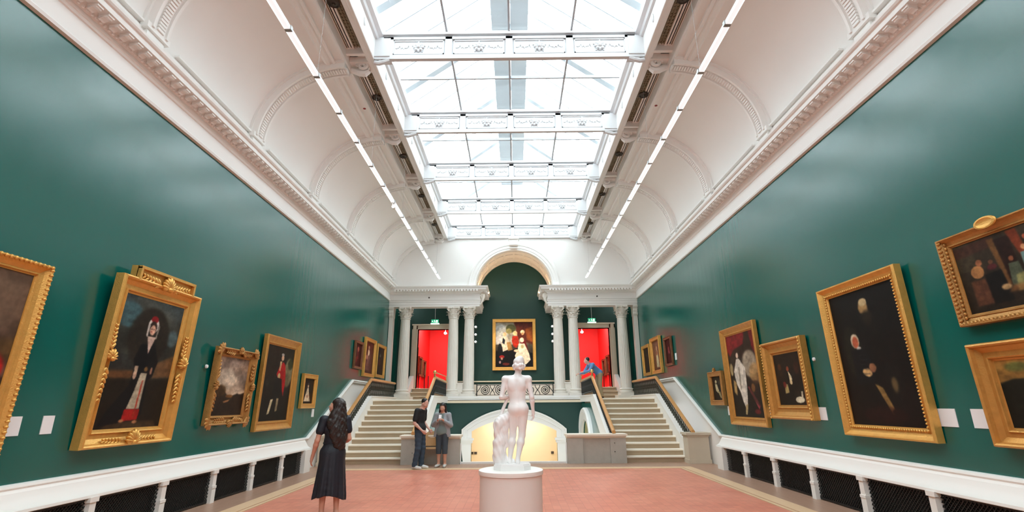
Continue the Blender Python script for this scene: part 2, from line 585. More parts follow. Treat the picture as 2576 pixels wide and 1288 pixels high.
# ---- coved ceiling
CX, CZ, CA, CB = 3.55, 6.95, 1.83, 1.80
def cove_pts(n=20, off=0.0, t0=0.0, t1=PI / 2):
    return [(CX + (CA - off) * math.cos(t0 + (t1 - t0) * k / n), CZ + (CB - off) * math.sin(t0 + (t1 - t0) * k / n)) for k in range(n + 1)]
ceil = MB()
for s in (-1, 1):
    ins = cove_pts()
    outs = cove_pts(off=-0.15)
    poly = [(s * x, z) for x, z in ins] + [(s * x, z) for x, z in reversed(outs)]
    ceil.prism(poly, 'y', Y0, YE + 0.2)
ceiling = struct(ceil.build('ceiling', white, smooth=True, ang=40))
for s in (-1, 1):
    S = lambda a, b: (min(s * a, s * b), max(s * a, s * b))
    # crown mouldings, flat strip, coffer trough, inner beam: long runs
    MB().sweep([(u * s, z) for u, z in [(-0.02, 8.74), (-0.02, 8.66), (0.04, 8.63), (0.10, 8.64), (0.13, 8.68), (0.17, 8.66), (0.21, 8.68), (0.21, 8.78), (0.0, 8.80)]],
               [(s * 3.96, Y0, 0), (s * 3.96, YE, 0)]).build('crown_moulding', white, ceiling, smooth=True, ang=25)
    MB().box(*S(3.57, 3.76), Y0, YE, 8.77, 9.15).build('flat_band', white, ceiling)
    MB().sweep([(u * s, z) for u, z in [(0.0, 8.80), (0.0, 8.73), (0.05, 8.72), (0.07, 8.76), (0.07, 9.05), (0.0, 9.05)]],
               [(s * 3.60, Y0, 0), (s * 3.60, YE, 0)]).build('trough_edge', white, ceiling, smooth=True, ang=25)
    MB().box(*S(3.08, 3.60), Y0, YE, 9.04, 9.15).build('trough_top', white, ceiling)
    MB().sweep([(u * s, z) for u, z in [(0.0, 9.05), (0.0, 8.90), (0.03, 8.885), (0.04, 8.86), (0.09, 8.845), (0.12, 8.845), (0.14, 8.83), (0.19, 8.83), (0.20, 8.85), (0.20, 9.38), (0.0, 9.38)]],
               [(s * 3.15, Y0, 0), (s * 3.15, YE, 0)]).build('inner_beam', white, ceiling, smooth=True, ang=25)
    MB().sweep([(u * s, z) for u, z in [(0.0, 9.38), (0.0, 9.33), (0.05, 9.34), (0.08, 9.39), (0.16, 9.43), (0.18, 9.49), (0.18, 9.53), (-0.2, 9.53), (-0.2, 9.38)]],
               [(s * 2.95, Y0, 0), (s * 2.95, YE, 0)]).build('laylight_cornice', toned_beam, ceiling, smooth=True, ang=25)
# spring-line lips between ribs
for s in (-1, 1):
    for k in range(7):
        ya, yb = BAYS[k + 1] + 0.55, BAYS[k] - 0.12
        MB().box(min(s * 5.30, s * 5.40), max(s * 5.30, s * 5.40), ya, yb, 7.00, 7.035).build('spring_lip', white, ceiling)
# transverse ribs
def rib_mesh():
    m = MB()
    def band(y0, y1, o0, o1):
        a = cove_pts(24, off=o1, t0=0.02)
        b = cove_pts(24, off=o0 - 0.03, t0=0.02)
        poly = [(x, z) for x, z in a] + [(x, z) for x, z in reversed(b)]
        m.prism(poly, 'y', y0, y1)
    band(-0.17, 0.19, 0.0, 0.13)
    band(-0.17, -0.12, 0.12, 0.165)
    band(0.12, 0.17, 0.12, 0.165)
    band(-0.21, -0.16, 0.0, 0.05)
    band(0.17, 0.22, 0.0, 0.05)
    m.box(5.24, 5.36, -0.24, 0.24, 6.93, 7.03)
    m.box(5.28, 5.36, -0.18, 0.18, 6.66, 6.95)
    m.box(3.55, 4.0, -0.17, 0.19, 8.62, 8.72)
    m.box(3.55, 4.0, -0.17, -0.12, 8.59, 8.66)
    m.box(3.55, 4.0, 0.12, 0.17, 8.59, 8.66)
    return m.mesh('rib', white, smooth=True, ang=30)
def bead_mesh():
    m = MB()
    pts = cove_pts(46, off=0.14, t0=0.05)
    for x, z in pts:
        m.box(x - 0.022, x + 0.022, -0.07, 0.07, z - 0.022, z + 0.022)
    return m.mesh('bead_strip', white)
rib_me, bead_me = rib_mesh(), bead_mesh()
# scrolled console in the trough
def console_mesh():
    m = MB()
    m.box(-0.26, 0.26, -0.19, 0.19, 8.87, 9.05)
    sp = []
    for k in range(26):
        a = k / 25 * 3.2 * PI
        rr = 0.13 * (1 - k / 30)
        sp.append((rr * math.cos(a), rr * math.sin(a)))
    for yy in (-0.10, 0.0, 0.10):
        m.tube([(-0.08 + x, yy, 8.83 + z * 0.8) for x, z in sp], 0.038, 6)
    m.tube([(0.24, 0, 8.80), (0.10, 0, 8.76), (0.0, 0, 8.72), (-0.12, 0, 8.71), (-0.2, 0, 8.77)], [0.05, 0.07, 0.08, 0.08, 0.05], 8)
    m.box(-0.28, 0.28, -0.21, 0.21, 9.0, 9.05)
    return m.mesh('console', white, smooth=True, ang=35)
con_me = console_mesh()
def grille_panel():
    m = MB()
    L = 2.35
    m.box(-0.16, 0.16, -L / 2, L / 2, 0.02, 0.03)
    for x in (-0.155, 0.155):
        m.box(x - 0.012, x + 0.012, -L / 2, L / 2, -0.01, 0.03)
    for k in range(5):
        x = -0.12 + k * 0.06
        m.box(x - 0.01, x + 0.01, -L / 2, L / 2, 0.0, 0.022)
    y = -L / 2 + 0.05
    while y < L / 2:
        m.box(-0.15, 0.15, y - 0.008, y + 0.008, 0.003, 0.02)
        y += 0.09
    return m.mesh('vent_panel', bronze_grille)
vent_me = grille_panel()
vdisc = MB().lathe([(0.0, 0.0), (0.11, 0.0), (0.125, -0.03), (0.10, -0.05), (0.085, -0.03), (0.04, -0.04), (0.03, -0.07), (0.0, -0.075)], n=20).mesh('vent_rosette', dark_metal, smooth=True)
for s in (-1, 1):
    for k in range(8):
        inst('rib', rib_me, ceiling, (0, BAYS[k], 0), (0, 0, 0) if s > 0 else (0, 0, 0), (s, 1, 1))
        inst('bead_strip', bead_me, ceiling, (0, BAYS[k], 0), (0, 0, 0), (s, 1, 1))
        inst('console', con_me, ceiling, (s * 3.34, BAYS[k] + (0.22 if k else -0.05), 0), (0, 0, 0), (s, 1, 1))
    for k in range(7):
        yc = (BAYS[k] + BAYS[k + 1]) / 2
        v = thing('ceiling_vent', 'bronze vent grille in the %s ceiling trough, %s bay from the end wall' % ('left' if s < 0 else 'right', ORD[k]), 'vent', (s * 3.34, yc + 0.1, 9.0), 0,
                  'vent grilles in the %s ceiling trough' % ('left' if s < 0 else 'right'))
        inst('vent_panel', vent_me, v)
        inst('vent_rosette', vdisc, v, (0, -0.1, 0))
        MB().box(-0.24, 0.24, -1.30, -1.22, -0.12, 0.04).build('end_moulding', white, v)
        MB().box(-0.24, 0.24, 1.22, 1.30, -0.12, 0.04).build('end_moulding', white, v)

# ---- skylight: cross beams, laylight, outer pitched roof
def rosette(parent, x, y, z, r=0.13):
    m = MB()
    for k in range(8):
        a = 2 * PI * k / 8
        m.ell((x + 0.6 * r * math.cos(a), y - 0.02, z + 0.6 * r * math.sin(a)), (r * 0.42, 0.035, r * 0.26), 6, Matrix.Rotation(-a, 3, 'Y'))
    m.ell((x, y - 0.035, z), (r * 0.34, 0.045, r * 0.34), 8)
    for k in range(5):
        a = 2 * PI * k / 5 + .3
        m.ell((x + 1.05 * r * math.cos(a), y - 0.01, z + 1.05 * r * math.sin(a)), (r * 0.2, 0.02, r * 0.12), 6, Matrix.Rotation(-a, 3, 'Y'))
    return m.build('rosette', toned_beam, parent, smooth=True, ang=60)
for k in range(9):
    y = BAYS[k]
    r = sroot('trim_%d' % (k + 5), 'white panelled skylight cross beam, number %d counted from the end wall' % (k + 1))
    m = MB()
    m.box(-2.945, 2.945, y - 0.06, y + 0.03, 8.86, 9.525)
    m.box(-2.945, 2.945, y - 0.10, y - 0.02, 8.835, 8.90)
    m.box(-2.945, 2.945, y - 0.09, y + 0.04, 8.90, 8.945)
    m.box(-2.945, 2.945, y - 0.10, y + 0.04, 9.34, 9.40)
    m.box(-2.945, 2.945, y - 0.13, y + 0.06, 9.45, 9.525)
    for xs in (-2.66, -1.33, 0, 1.33, 2.66):
        ww = 0.075 if abs(xs) < 2 else 0.11
        m.box(xs - ww, xs + ww, y - 0.10, y, 8.90, 9.40)
    m.build('beam', toned_beam, r)
    if k < 7:
        for xc in (-1.995, -0.665, 0.665, 1.995):
            m = MB()
            x0, x1, z0, z1 = xc - 0.56, xc + 0.56, 8.965, 9.325
            for a in ((x0, x1, z0, z0 + 0.022), (x0, x1, z1 - 0.022, z1), (x0, x0 + 0.022, z0, z1), (x1 - 0.022, x1, z0, z1)):
                m.box(a[0], a[1], y - 0.085, y - 0.055, a[2], a[3])
            for sx in (-1, 1):   # foliage scroll relief either side of the rosette
                for q in range(5):
                    m.tube([(xc + sx * (0.19 + 0.065 * q), y - 0.06, 9.13 + 0.03 * math.sin(q * 2)), (xc + sx * (0.22 + 0.065 * q), y - 0.07, 9.16 + 0.04 * math.cos(q * 2.2)), (xc + sx * (0.25 + 0.065 * q), y - 0.06, 9.14)], 0.012, 5)
            m.build('panel_moulding', toned_beam, r)
            rosette(r, xc, y - 0.06, 9.145)
        for sx in (-1, 1):
            m = MB()
            sp = [(0.10 * (1 - q / 22) * math.cos(q / 16 * 2.6 * PI), 0.10 * (1 - q / 22) * math.sin(q / 16 * 2.6 * PI)) for q in range(17)]
            m.tube([(sx * 2.78 + a, y - 0.05, 8.86 + b) for a, b in sp], 0.035, 6)
            m.tube([(sx * 2.95, y - 0.05, 8.78), (sx * 2.85, y - 0.05, 8.76), (sx * 2.72, y - 0.05, 8.80), (sx * 2.62, y - 0.05, 8.84)], 0.05, 8)
            m.box(sx * 2.78 - 0.17, sx * 2.78 + 0.17, y - 0.12, y + 0.18, 8.9, 9.36)
            m.build('scroll_bracket', toned_beam, r, smooth=True, ang=40)
# oval bosses on the well sides
for s in (-1, 1):
    for k in range(7):
        for dy in (0.9, 2.2):
            MB().ell((s * 2.94, BAYS[k + 1] + dy, 9.13), (0.03, 0.05, 0.11), 8).build('well_boss', toned_beam, ceiling, smooth=True)

win = sroot('window_1', 'flat glazed laylight between the white skylight beams')
bar_x = MB().box(-0.022, 0.022, 0, 3.09, -0.05, 0.03).mesh('glazing_bar', steel_paint)
bar_y = MB().box(-2.85, 2.85, -0.02, 0.02, -0.045, 0.03).mesh('glazing_bar', steel_paint)
pane_me = MB().box(0.0, 1.38, 0.0, 1.5, 0, 0.012).mesh('pane', glass)
for k in range(9):
    y = BAYS[k + 1]
    for x in (-1.38, 0, 1.38):
        inst('glazing_bar', bar_x, win, (x, y, 9.56))
    inst('glazing_bar', bar_y, win, (0, y + 1.58, 9.56))
    for x in (-2.76, -1.38, 0, 1.38):
        inst('pane', pane_me, win, (x, y + 0.04, 9.56))
        inst('pane', pane_me, win, (x, y + 1.565, 9.56))
roof = sroot('window_2', 'pitched glass roof above the laylight with a wide ridge walkway')
ZR, ZEV = 12.6, 9.95
raf = MB()
for s in (-1, 1):
    raf.prism([(s * 3.5, ZEV - 0.12), (s * 3.5, ZEV + 0.12), (0, ZR + 0.12), (0, ZR - 0.16)], 'y', -0.11, 0.11)
raf_me = raf.mesh('rafter', steel_paint)
sub = MB()
for s in (-1, 1):
    sub.prism([(s * 3.5, ZEV - 0.02), (s * 3.5, ZEV + 0.06), (0, ZR + 0.06), (0, ZR - 0.02)], 'y', -0.02, 0.02)
sub_me = sub.mesh('rafter', steel_paint)
for k in range(10):
    inst('rafter', raf_me, roof, (0, BAYS[k], 0))
    if k < 9:
        for q in (1, 2, 3):
            inst('rafter', sub_me, roof, (0, BAYS[k] - 3.09 * q / 4, 0))
MB().box(-0.5, -0.02, Y0, YE + .3, ZR - 0.95, ZR - 0.8).build('ridge_walkway', steel_paint, roof)
MB().box(0.02, 0.5, Y0, YE + .3, ZR - 0.95, ZR - 0.8).build('ridge_walkway', steel_paint, roof)
for s in (-1, 1):
    MB().box(min(s * 3.35, s * 3.6), max(s * 3.35, s * 3.6), Y0, YE + .3, 9.0, ZEV + .05).build('gutter_wall', white, roof)
    MB().box(min(s * 3.0, s * 3.4), max(s * 3.0, s * 3.4), Y0, YE + .3, 9.15, 9.37).build('gutter_floor', white, roof)
    for k in range(9):
        dx, dz = -3.5 * s, ZR - ZEV
        m = MB()
        y0, y1 = BAYS[k + 1] + 0.12, BAYS[k] - 0.12
        m.add([(s * 3.5, y0, ZEV + .02), (0, y0, ZR + .02), (0, y1, ZR + .02), (s * 3.5, y1, ZEV + .02), (s * 3.5, y0, ZEV + .03), (0, y0, ZR + .03), (0, y1, ZR + .03), (s * 3.5, y1, ZEV + .03)],
              [(0, 1, 2, 3), (4, 7, 6, 5), (0, 4, 5, 1), (1, 5, 6, 2), (2, 6, 7, 3), (3, 7, 4, 0)])
        m.build('pane', glass, roof)
MB().prism([(-3.5, 9.0), (3.5, 9.0), (3.5, ZEV), (0, ZR), (-3.5, ZEV)], 'y', YE + 0.3, YE + 0.4).build('gable', white, roof)
# opaque flat roof either side keeps the sky out of the coves
for s in (-1, 1):
    MB().box(min(s * 3.5, s * 5.9), max(s * 3.5, s * 5.9), Y0 - .3, YE + .3, 9.15, 9.3).build('roof_slab', white, roof)
    MB().box(min(s * 5.5, s * 5.9), max(s * 5.5, s * 5.9), Y0 - .3, YE + .3, 6.0, 9.2).build('attic_wall', white, roof)
# ------------------------------------------------------------------ end screen
wf = MB()
# white wall above the entablature with the round arch cut out (strips either side of the arch)
AX, AZ, AR = 0.05, 6.56, 1.72
N = 28
arc = [(AX + AR * math.cos(PI * k / N), AZ + AR * math.sin(PI * k / N)) for k in range(N + 1)]
for k in range(N):
    (xa, za), (xb, zb) = arc[k], arc[k + 1]
    wf.add([(xa, YE, za), (xb, YE, zb), (xb, YE, 9.6), (xa, YE, 9.6), (xa, YE + .25, za), (xb, YE + .25, zb), (xb, YE + .25, 9.6), (xa, YE + .25, 9.6)],
           [(0, 1, 2, 3), (4, 7, 6, 5), (0, 4, 5, 1), (3, 2, 6, 7)])
wf.box(-5.9, AX - AR, YE, YE + .25, 6.3, 9.6)
wf.box(AX + AR, 5.9, YE, YE + .25, 6.3, 9.6)
wall_front = struct(wf.build('wall_front', white))
def arch_sweep(prof, cx, cz, y, a0=0.0, a1=PI, n=40, rx=1.0):
    """prof: (radius, y offset) closed loop swept round the arch"""
    vs, fs = [], []
    m = len(prof)
    for i in range(n + 1):
        a = a0 + (a1 - a0) * i / n
        for r, dy in prof:
            vs.append((cx + rx * r * math.cos(a), y + dy, cz + r * math.sin(a)))
    for i in range(n):
        for k in range(m):
            k2 = (k + 1) % m
            fs.append((i * m + k, i * m + k2, (i + 1) * m + k2, (i + 1) * m + k))
    fs.append(tuple(range(m - 1, -1, -1)))
    fs.append(tuple(n * m + k for k in range(m)))
    return vs, fs
m = MB()
m.add(*arch_sweep([(1.72, 0.02), (1.72, -0.03), (1.80, -0.03), (1.81, -0.05), (1.93, -0.05), (1.94, -0.07), (2.0, -0.08), (2.04, -0.05), (2.08, -0.03), (2.08, 0.02)], AX, AZ, YE))
m.build('archivolt', white, wall_front, smooth=True, ang=25)
ks = MB()
ks.prism([(-0.17, 8.46), (0.17, 8.46), (0.21, 8.72), (-0.21, 8.72)], 'y', YE - 0.28, YE)
ks.box(-0.23, 0.23, YE - 0.34, YE, 8.72, 8.78)
ks.lathe([(0.07, -0.2), (0.07, 0.2)], (0, YE - 0.2, 8.48), 14, axis='x')
ks.lathe([(0.05, -0.18), (0.05, 0.18)], (0, YE - 0.12, 8.36), 12, axis='x')
o = ks.build('keystone', white, wall_front, smooth=True, ang=40)
o.location = (AX, 0, 0)

# barrel vault over the loggia, coffered
m = MB()
m.add(*arch_sweep([(1.72, 0.2), (1.72, YN - YE + 0.02), (1.9, YN - YE + 0.02), (1.9, 0.2)], AX, AZ, YE))
m.build('barrel_vault', cream, wall_front, smooth=True)
for k in range(12):
    a0, a1 = PI * k / 12 - 0.03, PI * k / 12 + 0.03
    m = MB().add(*arch_sweep([(1.69, 0.12), (1.69, 1.88), (1.73, 1.88), (1.73, 0.12)], AX, AZ, YE, a0, a1, 3))
    m.build('coffer_rib', cream, wall_front)
for dy in (0.1, 0.62, 1.2, 1.72):
    m = MB().add(*arch_sweep([(1.685, dy), (1.685, dy + 0.16), (1.73, dy + 0.16), (1.73, dy)], AX, AZ, YE))
    m.build('coffer_rib', cream, wall_front, smooth=True)

# entablature beams left and right
ENT = [(0.0, 5.72), (0.0, 5.80), (0.02, 5.81), (0.02, 5.91), (0.04, 5.92), (0.045, 5.985), (0.07, 6.0), (0.07, 6.02), (0.015, 6.03), (0.015, 6.27), (0.05, 6.29), (0.08, 6.33), (0.12, 6.34),
       (0.14, 6.37), (0.15, 6.40), (0.17, 6.41), (0.30, 6.42), (0.31, 6.49), (0.34, 6.50), (0.37, 6.545), (0.375, 6.575), (0.0, 6.60), (-0.45, 6.60), (-0.45, 5.72)]
for i, (s, nm) in enumerate(((-1, 'left'), (1, 'right'))):
    r = sroot('trim_%d' % (i + 14), 'white dentilled entablature on the columns %s of the arch' % nm)
    xe = s * 1.50 + 0.03
    path = [(s * 5.5, YE, 0), (xe, YE, 0), (xe, YN + .02, 0)]
    MB().sweep([(u * s, z) for u, z in ENT], path).build('entablature', white, r, smooth=True, ang=25)
    dm = MB().box(-0.035, 0.035, -0.10, 0.10, -0.075, 0.0).mesh('dentil', white)
    n = 28
    for k in range(n):
        x = s * 5.15 + (xe + s * 0.1 - s * 5.15) * k / (n - 1)
        inst('dentil', dm, r, (x, YE - 0.22, 6.425))
    for k in range(12):
        inst('dentil', dm, r, (xe - s * 0.22, YE + 0.1 + k * 0.15, 6.425), (0, 0, PI / 2))
    # scroll bracket ending the beam under the arch springing
    m = MB()
    sp = [(0.13 * (1 - q / 26) * math.cos(q / 20 * 3 * PI), 0.13 * (1 - q / 26) * math.sin(q / 20 * 3 * PI)) for q in range(21)]
    m.tube([(xe - s * 0.12 + s * a * 0.7, YE + 0.05, 6.16 + b) for a, b in sp], 0.05, 6)
    m.tube([(xe - s * 0.05, YE + .05, 6.28), (xe - s * 0.16, YE + .05, 6.2), (xe - s * 0.13, YE + .05, 6.0), (xe - s * 0.02, YE + .05, 5.8)], [0.06, 0.07, 0.06, 0.03], 8)
    m.build('scroll', cream, r, smooth=True, ang=50)
    MB().box(min(s * 1.55, s * 5.6), max(s * 1.55, s * 5.6), YE + 0.2, YN + .1, 6.5, 6.62).build('loggia_ceiling', cream, r)
    # tiny dark detector head on the frieze
    t = tag(MB().lathe([(0.0, -0.05), (0.03, -0.045), (0.035, 0.0)], (s * 3.70, YE - 0.012, 6.12), 10, axis='y').build('detector', dark_metal), 'tiny dark detector on the white frieze %s of the arch' % nm, 'detector')

# ---- columns
def column_parts():
    H0, H1 = 0.0, 3.80      # stylobate top to underside of beam
    b = MB()
    b.box(-0.31, 0.31, -0.31, 0.31, 0.0, 0.10)
    b.lathe([(0.30, 0.10), (0.31, 0.13), (0.305, 0.165), (0.26, 0.18), (0.25, 0.205), (0.265, 0.225), (0.285, 0.25), (0.27, 0.275), (0.245, 0.29)], n=28)
    base = b.mesh('base', cream, smooth=True, ang=30)
    s = MB()
    vs, fs = [], []
    fl, n = 20, 80
    rows = [(0.28, 0.243), (0.34, 0.235), (1.2, 0.236), (2.2, 0.222), (3.0, 0.206), (3.30, 0.198)]
    for z, r in rows:
        for k in range(n):
            a = 2 * PI * k / n
            d = 0.012 * max(0, math.cos(a * fl)) if 0.3 < z < 3.2 else 0
            vs.append(((r - d) * math.cos(a), (r - d) * math.sin(a), z))
    for i in range(len(rows) - 1):
        for k in range(n):
            fs.append((i * n + k, i * n + (k + 1) % n, (i + 1) * n + (k + 1) % n, (i + 1) * n + k))
    s.add(vs, fs)
    s.lathe([(0.20, 3.27), (0.225, 3.285), (0.225, 3.31), (0.205, 3.325), (0.20, 3.34)], n=28)
    shaft = s.mesh('shaft', cream, smooth=True, ang=60)
    c = MB()
    c.lathe([(0.19, 3.30), (0.195, 3.45), (0.21, 3.6), (0.25, 3.70), (0.23, 3.72)], n=24)
    # acanthus rows
    for row, (z0, h, rr, n, off) in enumerate(((3.34, 0.17, 0.205, 8, 0), (3.42, 0.22, 0.215, 8, PI / 8))):
        for k in range(n):
            a = 2 * PI * k / n + off
            ca, sa = math.cos(a), math.sin(a)
            strip = []
            for q in range(6):
                t = q / 5
                rad = rr + 0.022 + 0.11 * max(0, t - 0.45) ** 1.3 * 2.2
                zz = z0 + h * (t if t < 0.85 else 0.85 - (t - 0.85) * 1.2)
                wd = 0.062 * math.sin(PI * (0.25 + 0.62 * t))
                strip.append((rad, zz, wd))
            vs, fs = [], []
            for rad, zz, wd in strip:
                for u in (-1, 0, 1):
                    rr2 = rad - (0.014 if u else -0.01)
                    vs.append((rr2 * ca - u * wd * sa, rr2 * sa + u * wd * ca, zz))
            for q in range(5):
                for u in range(2):
                    fs.append((q * 3 + u, q * 3 + u + 1, q * 3 + u + 4, q * 3 + u + 3))
            c.add(vs, fs)
    for k in range(4):
        a = PI / 4 + k * PI / 2
        cx, cy = 0.30 * math.cos(a), 0.30 * math.sin(a)
        sp = []
        for q in range(15):
            t = q / 14 * 2.4 * PI
            r2 = 0.065 * (1 - q / 18)
            sp.append((cx + r2 * math.cos(t) * math.cos(a), cy + r2 * math.cos(t) * math.sin(a), 3.655 + r2 * math.sin(t)))
        c.tube(sp, 0.024, 6)
        c.tube([(0.2 * math.cos(a), 0.2 * math.sin(a), 3.52), (0.24 * math.cos(a), 0.24 * math.sin(a), 3.62), (0.31 * math.cos(a), 0.31 * math.sin(a), 3.71)], 0.022, 6)
    cap_leaf = c.mesh('capital', cream, smooth=True, ang=50)
    ab = MB()
    pl = []
    for k in range(4):
        a = PI / 4 + k * PI / 2
        for da in (-0.10, 0.10):
            pl.append((0.37 * math.cos(a + da), 0.37 * math.sin(a + da)))
        am = a + PI / 4
        pl.append((0.235 * math.cos(am), 0.235 * math.sin(am)))
    ab.prism(pl, 'z', 3.72, 3.80)
    for k in range(4):
        a = k * PI / 2
        ab.ell((0.25 * math.cos(a), 0.25 * math.sin(a), 3.74), (0.045, 0.045, 0.045), 8)
    aba = ab.mesh('abacus', cream)
    return base, shaft, cap_leaf, aba
cb, cs, cc, ca_ = column_parts()
for x, lab in ((-4.74, 'fluted cream column at the outer side of the left stairs'), (-2.62, 'left column of the pair standing left of the arch'), (-1.93, 'right column of the pair standing left of the arch, beside the iron scroll railing'),
               (1.96, 'left column of the pair standing right of the arch, beside the iron scroll railing'), (2.62, 'right column of the pair standing right of the arch, beside the man in blue'), (4.76, 'fluted cream column at the outer side of the right stairs')):
    t = thing('column', lab, 'column', (x, 21.93, 1.92), 0, 'Corinthian columns of the end screen')
    for nm, me in (('base', cb), ('shaft', cs), ('capital', cc), ('abacus', ca_)):
        inst(nm, me, t)
# half pilasters against the side walls
for s, nm in ((-1, 'left'), (1, 'right')):
    t = thing('pilaster', 'slim cream pilaster against the %s green wall at the end screen' % nm, 'pilaster', (s * 5.35, 21.93, 1.92), 0)
    m = MB()
    m.box(-0.085, 0.085, -0.16, 0.16, 0.28, 3.35)
    m.build('shaft', cream, t)
    m = MB()
    m.box(-0.10, 0.10, -0.22, 0.22, 0, 0.2)
    m.box(-0.095, 0.095, -0.19, 0.19, 0.2, 0.28)
    m.build('base', cream, t)
    m = MB()
    m.prism([(-0.09, 3.35), (0.09, 3.35), (0.10, 3.72), (-0.10, 3.72)], 'y', -0.2, 0.2)
    m.box(-0.10, 0.10, -0.25, 0.25, 3.72, 3.80)
    for k in range(3):
        for z0 in (3.38, 3.5):
            m.ell((-0.06 + 0.06 * k, -0.2, z0 + .06), (0.05, 0.05, 0.08), 6)
    m.build('capital', cream, t)

# ---- landing, loggia rear wall, doors
ld = MB()
ld.box(-2.95, 2.95, 21.55, 25.0, ZL - 0.12, ZL)
for s in (-1, 1):
    ld.box(min(s * 2.9, s * W), max(s * 2.9, s * W), 18.12, YN, ZL - 0.25, ZL - .002)
landing = ld.build('landing', step_stone, floor)
m = MB()
m.sweep([(0.0, 1.66), (0.0, 1.74), (0.03, 1.75), (0.03, 1.82), (0.06, 1.84), (0.06, 1.92), (-0.75, 1.92), (-0.75, 1.66)], [(3.02, 21.58, 0), (-3.02, 21.58, 0)])
m.build('stylobate', white, floor)
for s in (-1, 1):
    MB().box(s * 4.75 - 0.42, s * 4.75 + 0.42, 21.55, 22.3, ZL, 1.92).build('stylobate', cream, floor)
    MB().box(min(s * 5.2, s * 5.45), max(s * 5.2, s * 5.45), 21.55, 22.3, ZL, 1.92).build('stylobate', cream, floor)
    # plinth wall linking each pair of inner columns
    MB().box(s * 2.28 - 0.12, s * 2.28 + 0.12, 21.82, 22.0, 1.92, 2.42).build('linking_plinth', cream, floor)
    MB().box(s * 2.28 - 0.14, s * 2.28 + 0.14, 21.79, 22.03, 2.42, 2.47).build('linking_plinth', cream, floor)
rw = MB()
DX0, DX1, DZ0, DZ1 = 2.92, 4.50, 2.28, 5.0
rw.box(-DX0, DX0, YN, YN + .3, 2.46, 8.6)
for s in (-1, 1):
    rw.box(min(s * DX0, s * DX1), max(s * DX0, s * DX1), YN, YN + .3, DZ1, 6.6)
    rw.box(min(s * DX1, s * 5.7), max(s * DX1, s * 5.7), YN, YN + .3, 1.7, 6.6)
rear = rw.build('loggia_wall', green_shaded, wall_front)
MB().box(-DX0, DX0, YN - 0.02, YN + .28, ZL, 2.46).build('loggia_wainscot', white_gloss, wall_front)
MB().sweep([(0, 2.56), (0.03, 2.57), (0.04, 2.60), (0.0, 2.62)], [(2.9, YN, 0), (-2.9, YN, 0)]).build('dado_rail', cap_stone, wall_front)
for i, (s, nm) in enumerate(((-1, 'left'), (1, 'right'))):
    d = sroot('door_%d' % (i + 1), 'buff stone doorway to the red gallery at the top of the %s stairs' % nm)
    m = MB()
    for xa, xb in ((DX1, DX1 + .26), (DX0 - .26, DX0)):
        x0, x1 = min(s * xa, s * xb), max(s * xa, s * xb)
        m.box(x0, x1, YN - 0.06, YN + .3, DZ0, DZ1 + .22)
        m.box(x0 + .05, x1 - .05, YN - 0.09, YN, DZ0, DZ1 + .17)
    m.build('jamb', buff_stone, d)
    x0, x1 = min(s * (DX0 - .26), s * (DX1 + .26)), max(s * (DX0 - .26), s * (DX1 + .26))
    m = MB().box(x0, x1, YN - 0.06, YN + .3, DZ1, DZ1 + .22)
    m.box(x0, x1, YN - 0.10, YN, DZ1 + .17, DZ1 + .24)
    m.build('lintel', buff_stone, d)
    # upper flight of three steps
    st = thing('door_steps', 'short flight of pale steps up to the %s red doorway' % nm, 'steps', (0, 0, 0))
    sm = [0.17, 0.17, 0.17]
    for k in range(3):
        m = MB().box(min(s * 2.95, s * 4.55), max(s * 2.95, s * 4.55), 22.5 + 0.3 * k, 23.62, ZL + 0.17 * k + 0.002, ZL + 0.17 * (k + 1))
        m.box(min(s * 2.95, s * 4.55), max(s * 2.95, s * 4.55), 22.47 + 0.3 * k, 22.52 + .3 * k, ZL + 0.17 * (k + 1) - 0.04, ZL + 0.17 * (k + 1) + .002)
        m.build('step', riser_shaded, st)
        MB().box(min(s * 2.95, s * 4.55), max(s * 2.95, s * 4.55), 22.455 + 0.3 * k, 22.8 + .3 * k, ZL + 0.17 * (k + 1) - 0.02, ZL + 0.17 * (k + 1) + .012).build('nosing', step_stone, st)
    MB().prism([(22.3, ZL), (23.5, ZL), (23.5, 2.85), (23.25, 2.85), (22.3, 2.25)], 'x', min(s * 4.56, s * 4.72), max(s * 4.56, s * 4.72)).build('cheek_wall', white, st)
    # red gallery beyond
    rr = sroot('wall_red_%s' % nm, 'bright red gallery walls beyond the %s doorway' % nm)
    xo, xi = s * 5.05, s * 0.6
    MB().box(min(xo, xo + s * .2), max(xo, xo + s * .2), YN + .3, 31, 2.2, 6.7).build('side_wall', red_wall, rr)
    MB().box(min(xi, xi - s * .2), max(xi, xi - s * .2), YN + .3, 31, 2.2, 6.7).build('side_wall', red_wall, rr)
    MB().box(min(xo, xi), max(xo, xi), 30.3, 30.5, 2.2, 6.7).build('end_wall', red_wall, rr)
    MB().box(min(xo, xi), max(xo, xi), YN + .3, 31, 6.6, 6.8).build('gallery_ceiling', white, rr)
    MB().box(min(xo, xi), max(xo, xi), YN, 31, 2.1, DZ0).build('gallery_floor', dark_floor, rr)
    MB().box(min(xo, xo - s * .03), max(xo, xo - s * .03), YN + .3, 30.3, DZ0, DZ0 + .16).build('skirting', white, rr)
    MB().box(min(xo, xi), max(xo, xi), 30.27, 30.3, DZ0, DZ0 + .16).build('skirting', white, rr)
    # inner cross wall with white architrave glimpsed past the column
    MB().box(min(s * 2.75, s * 2.95), max(s * 2.75, s * 2.95), 28.8, 28.95, DZ0, 4.4).build('white_architrave', white, rr)

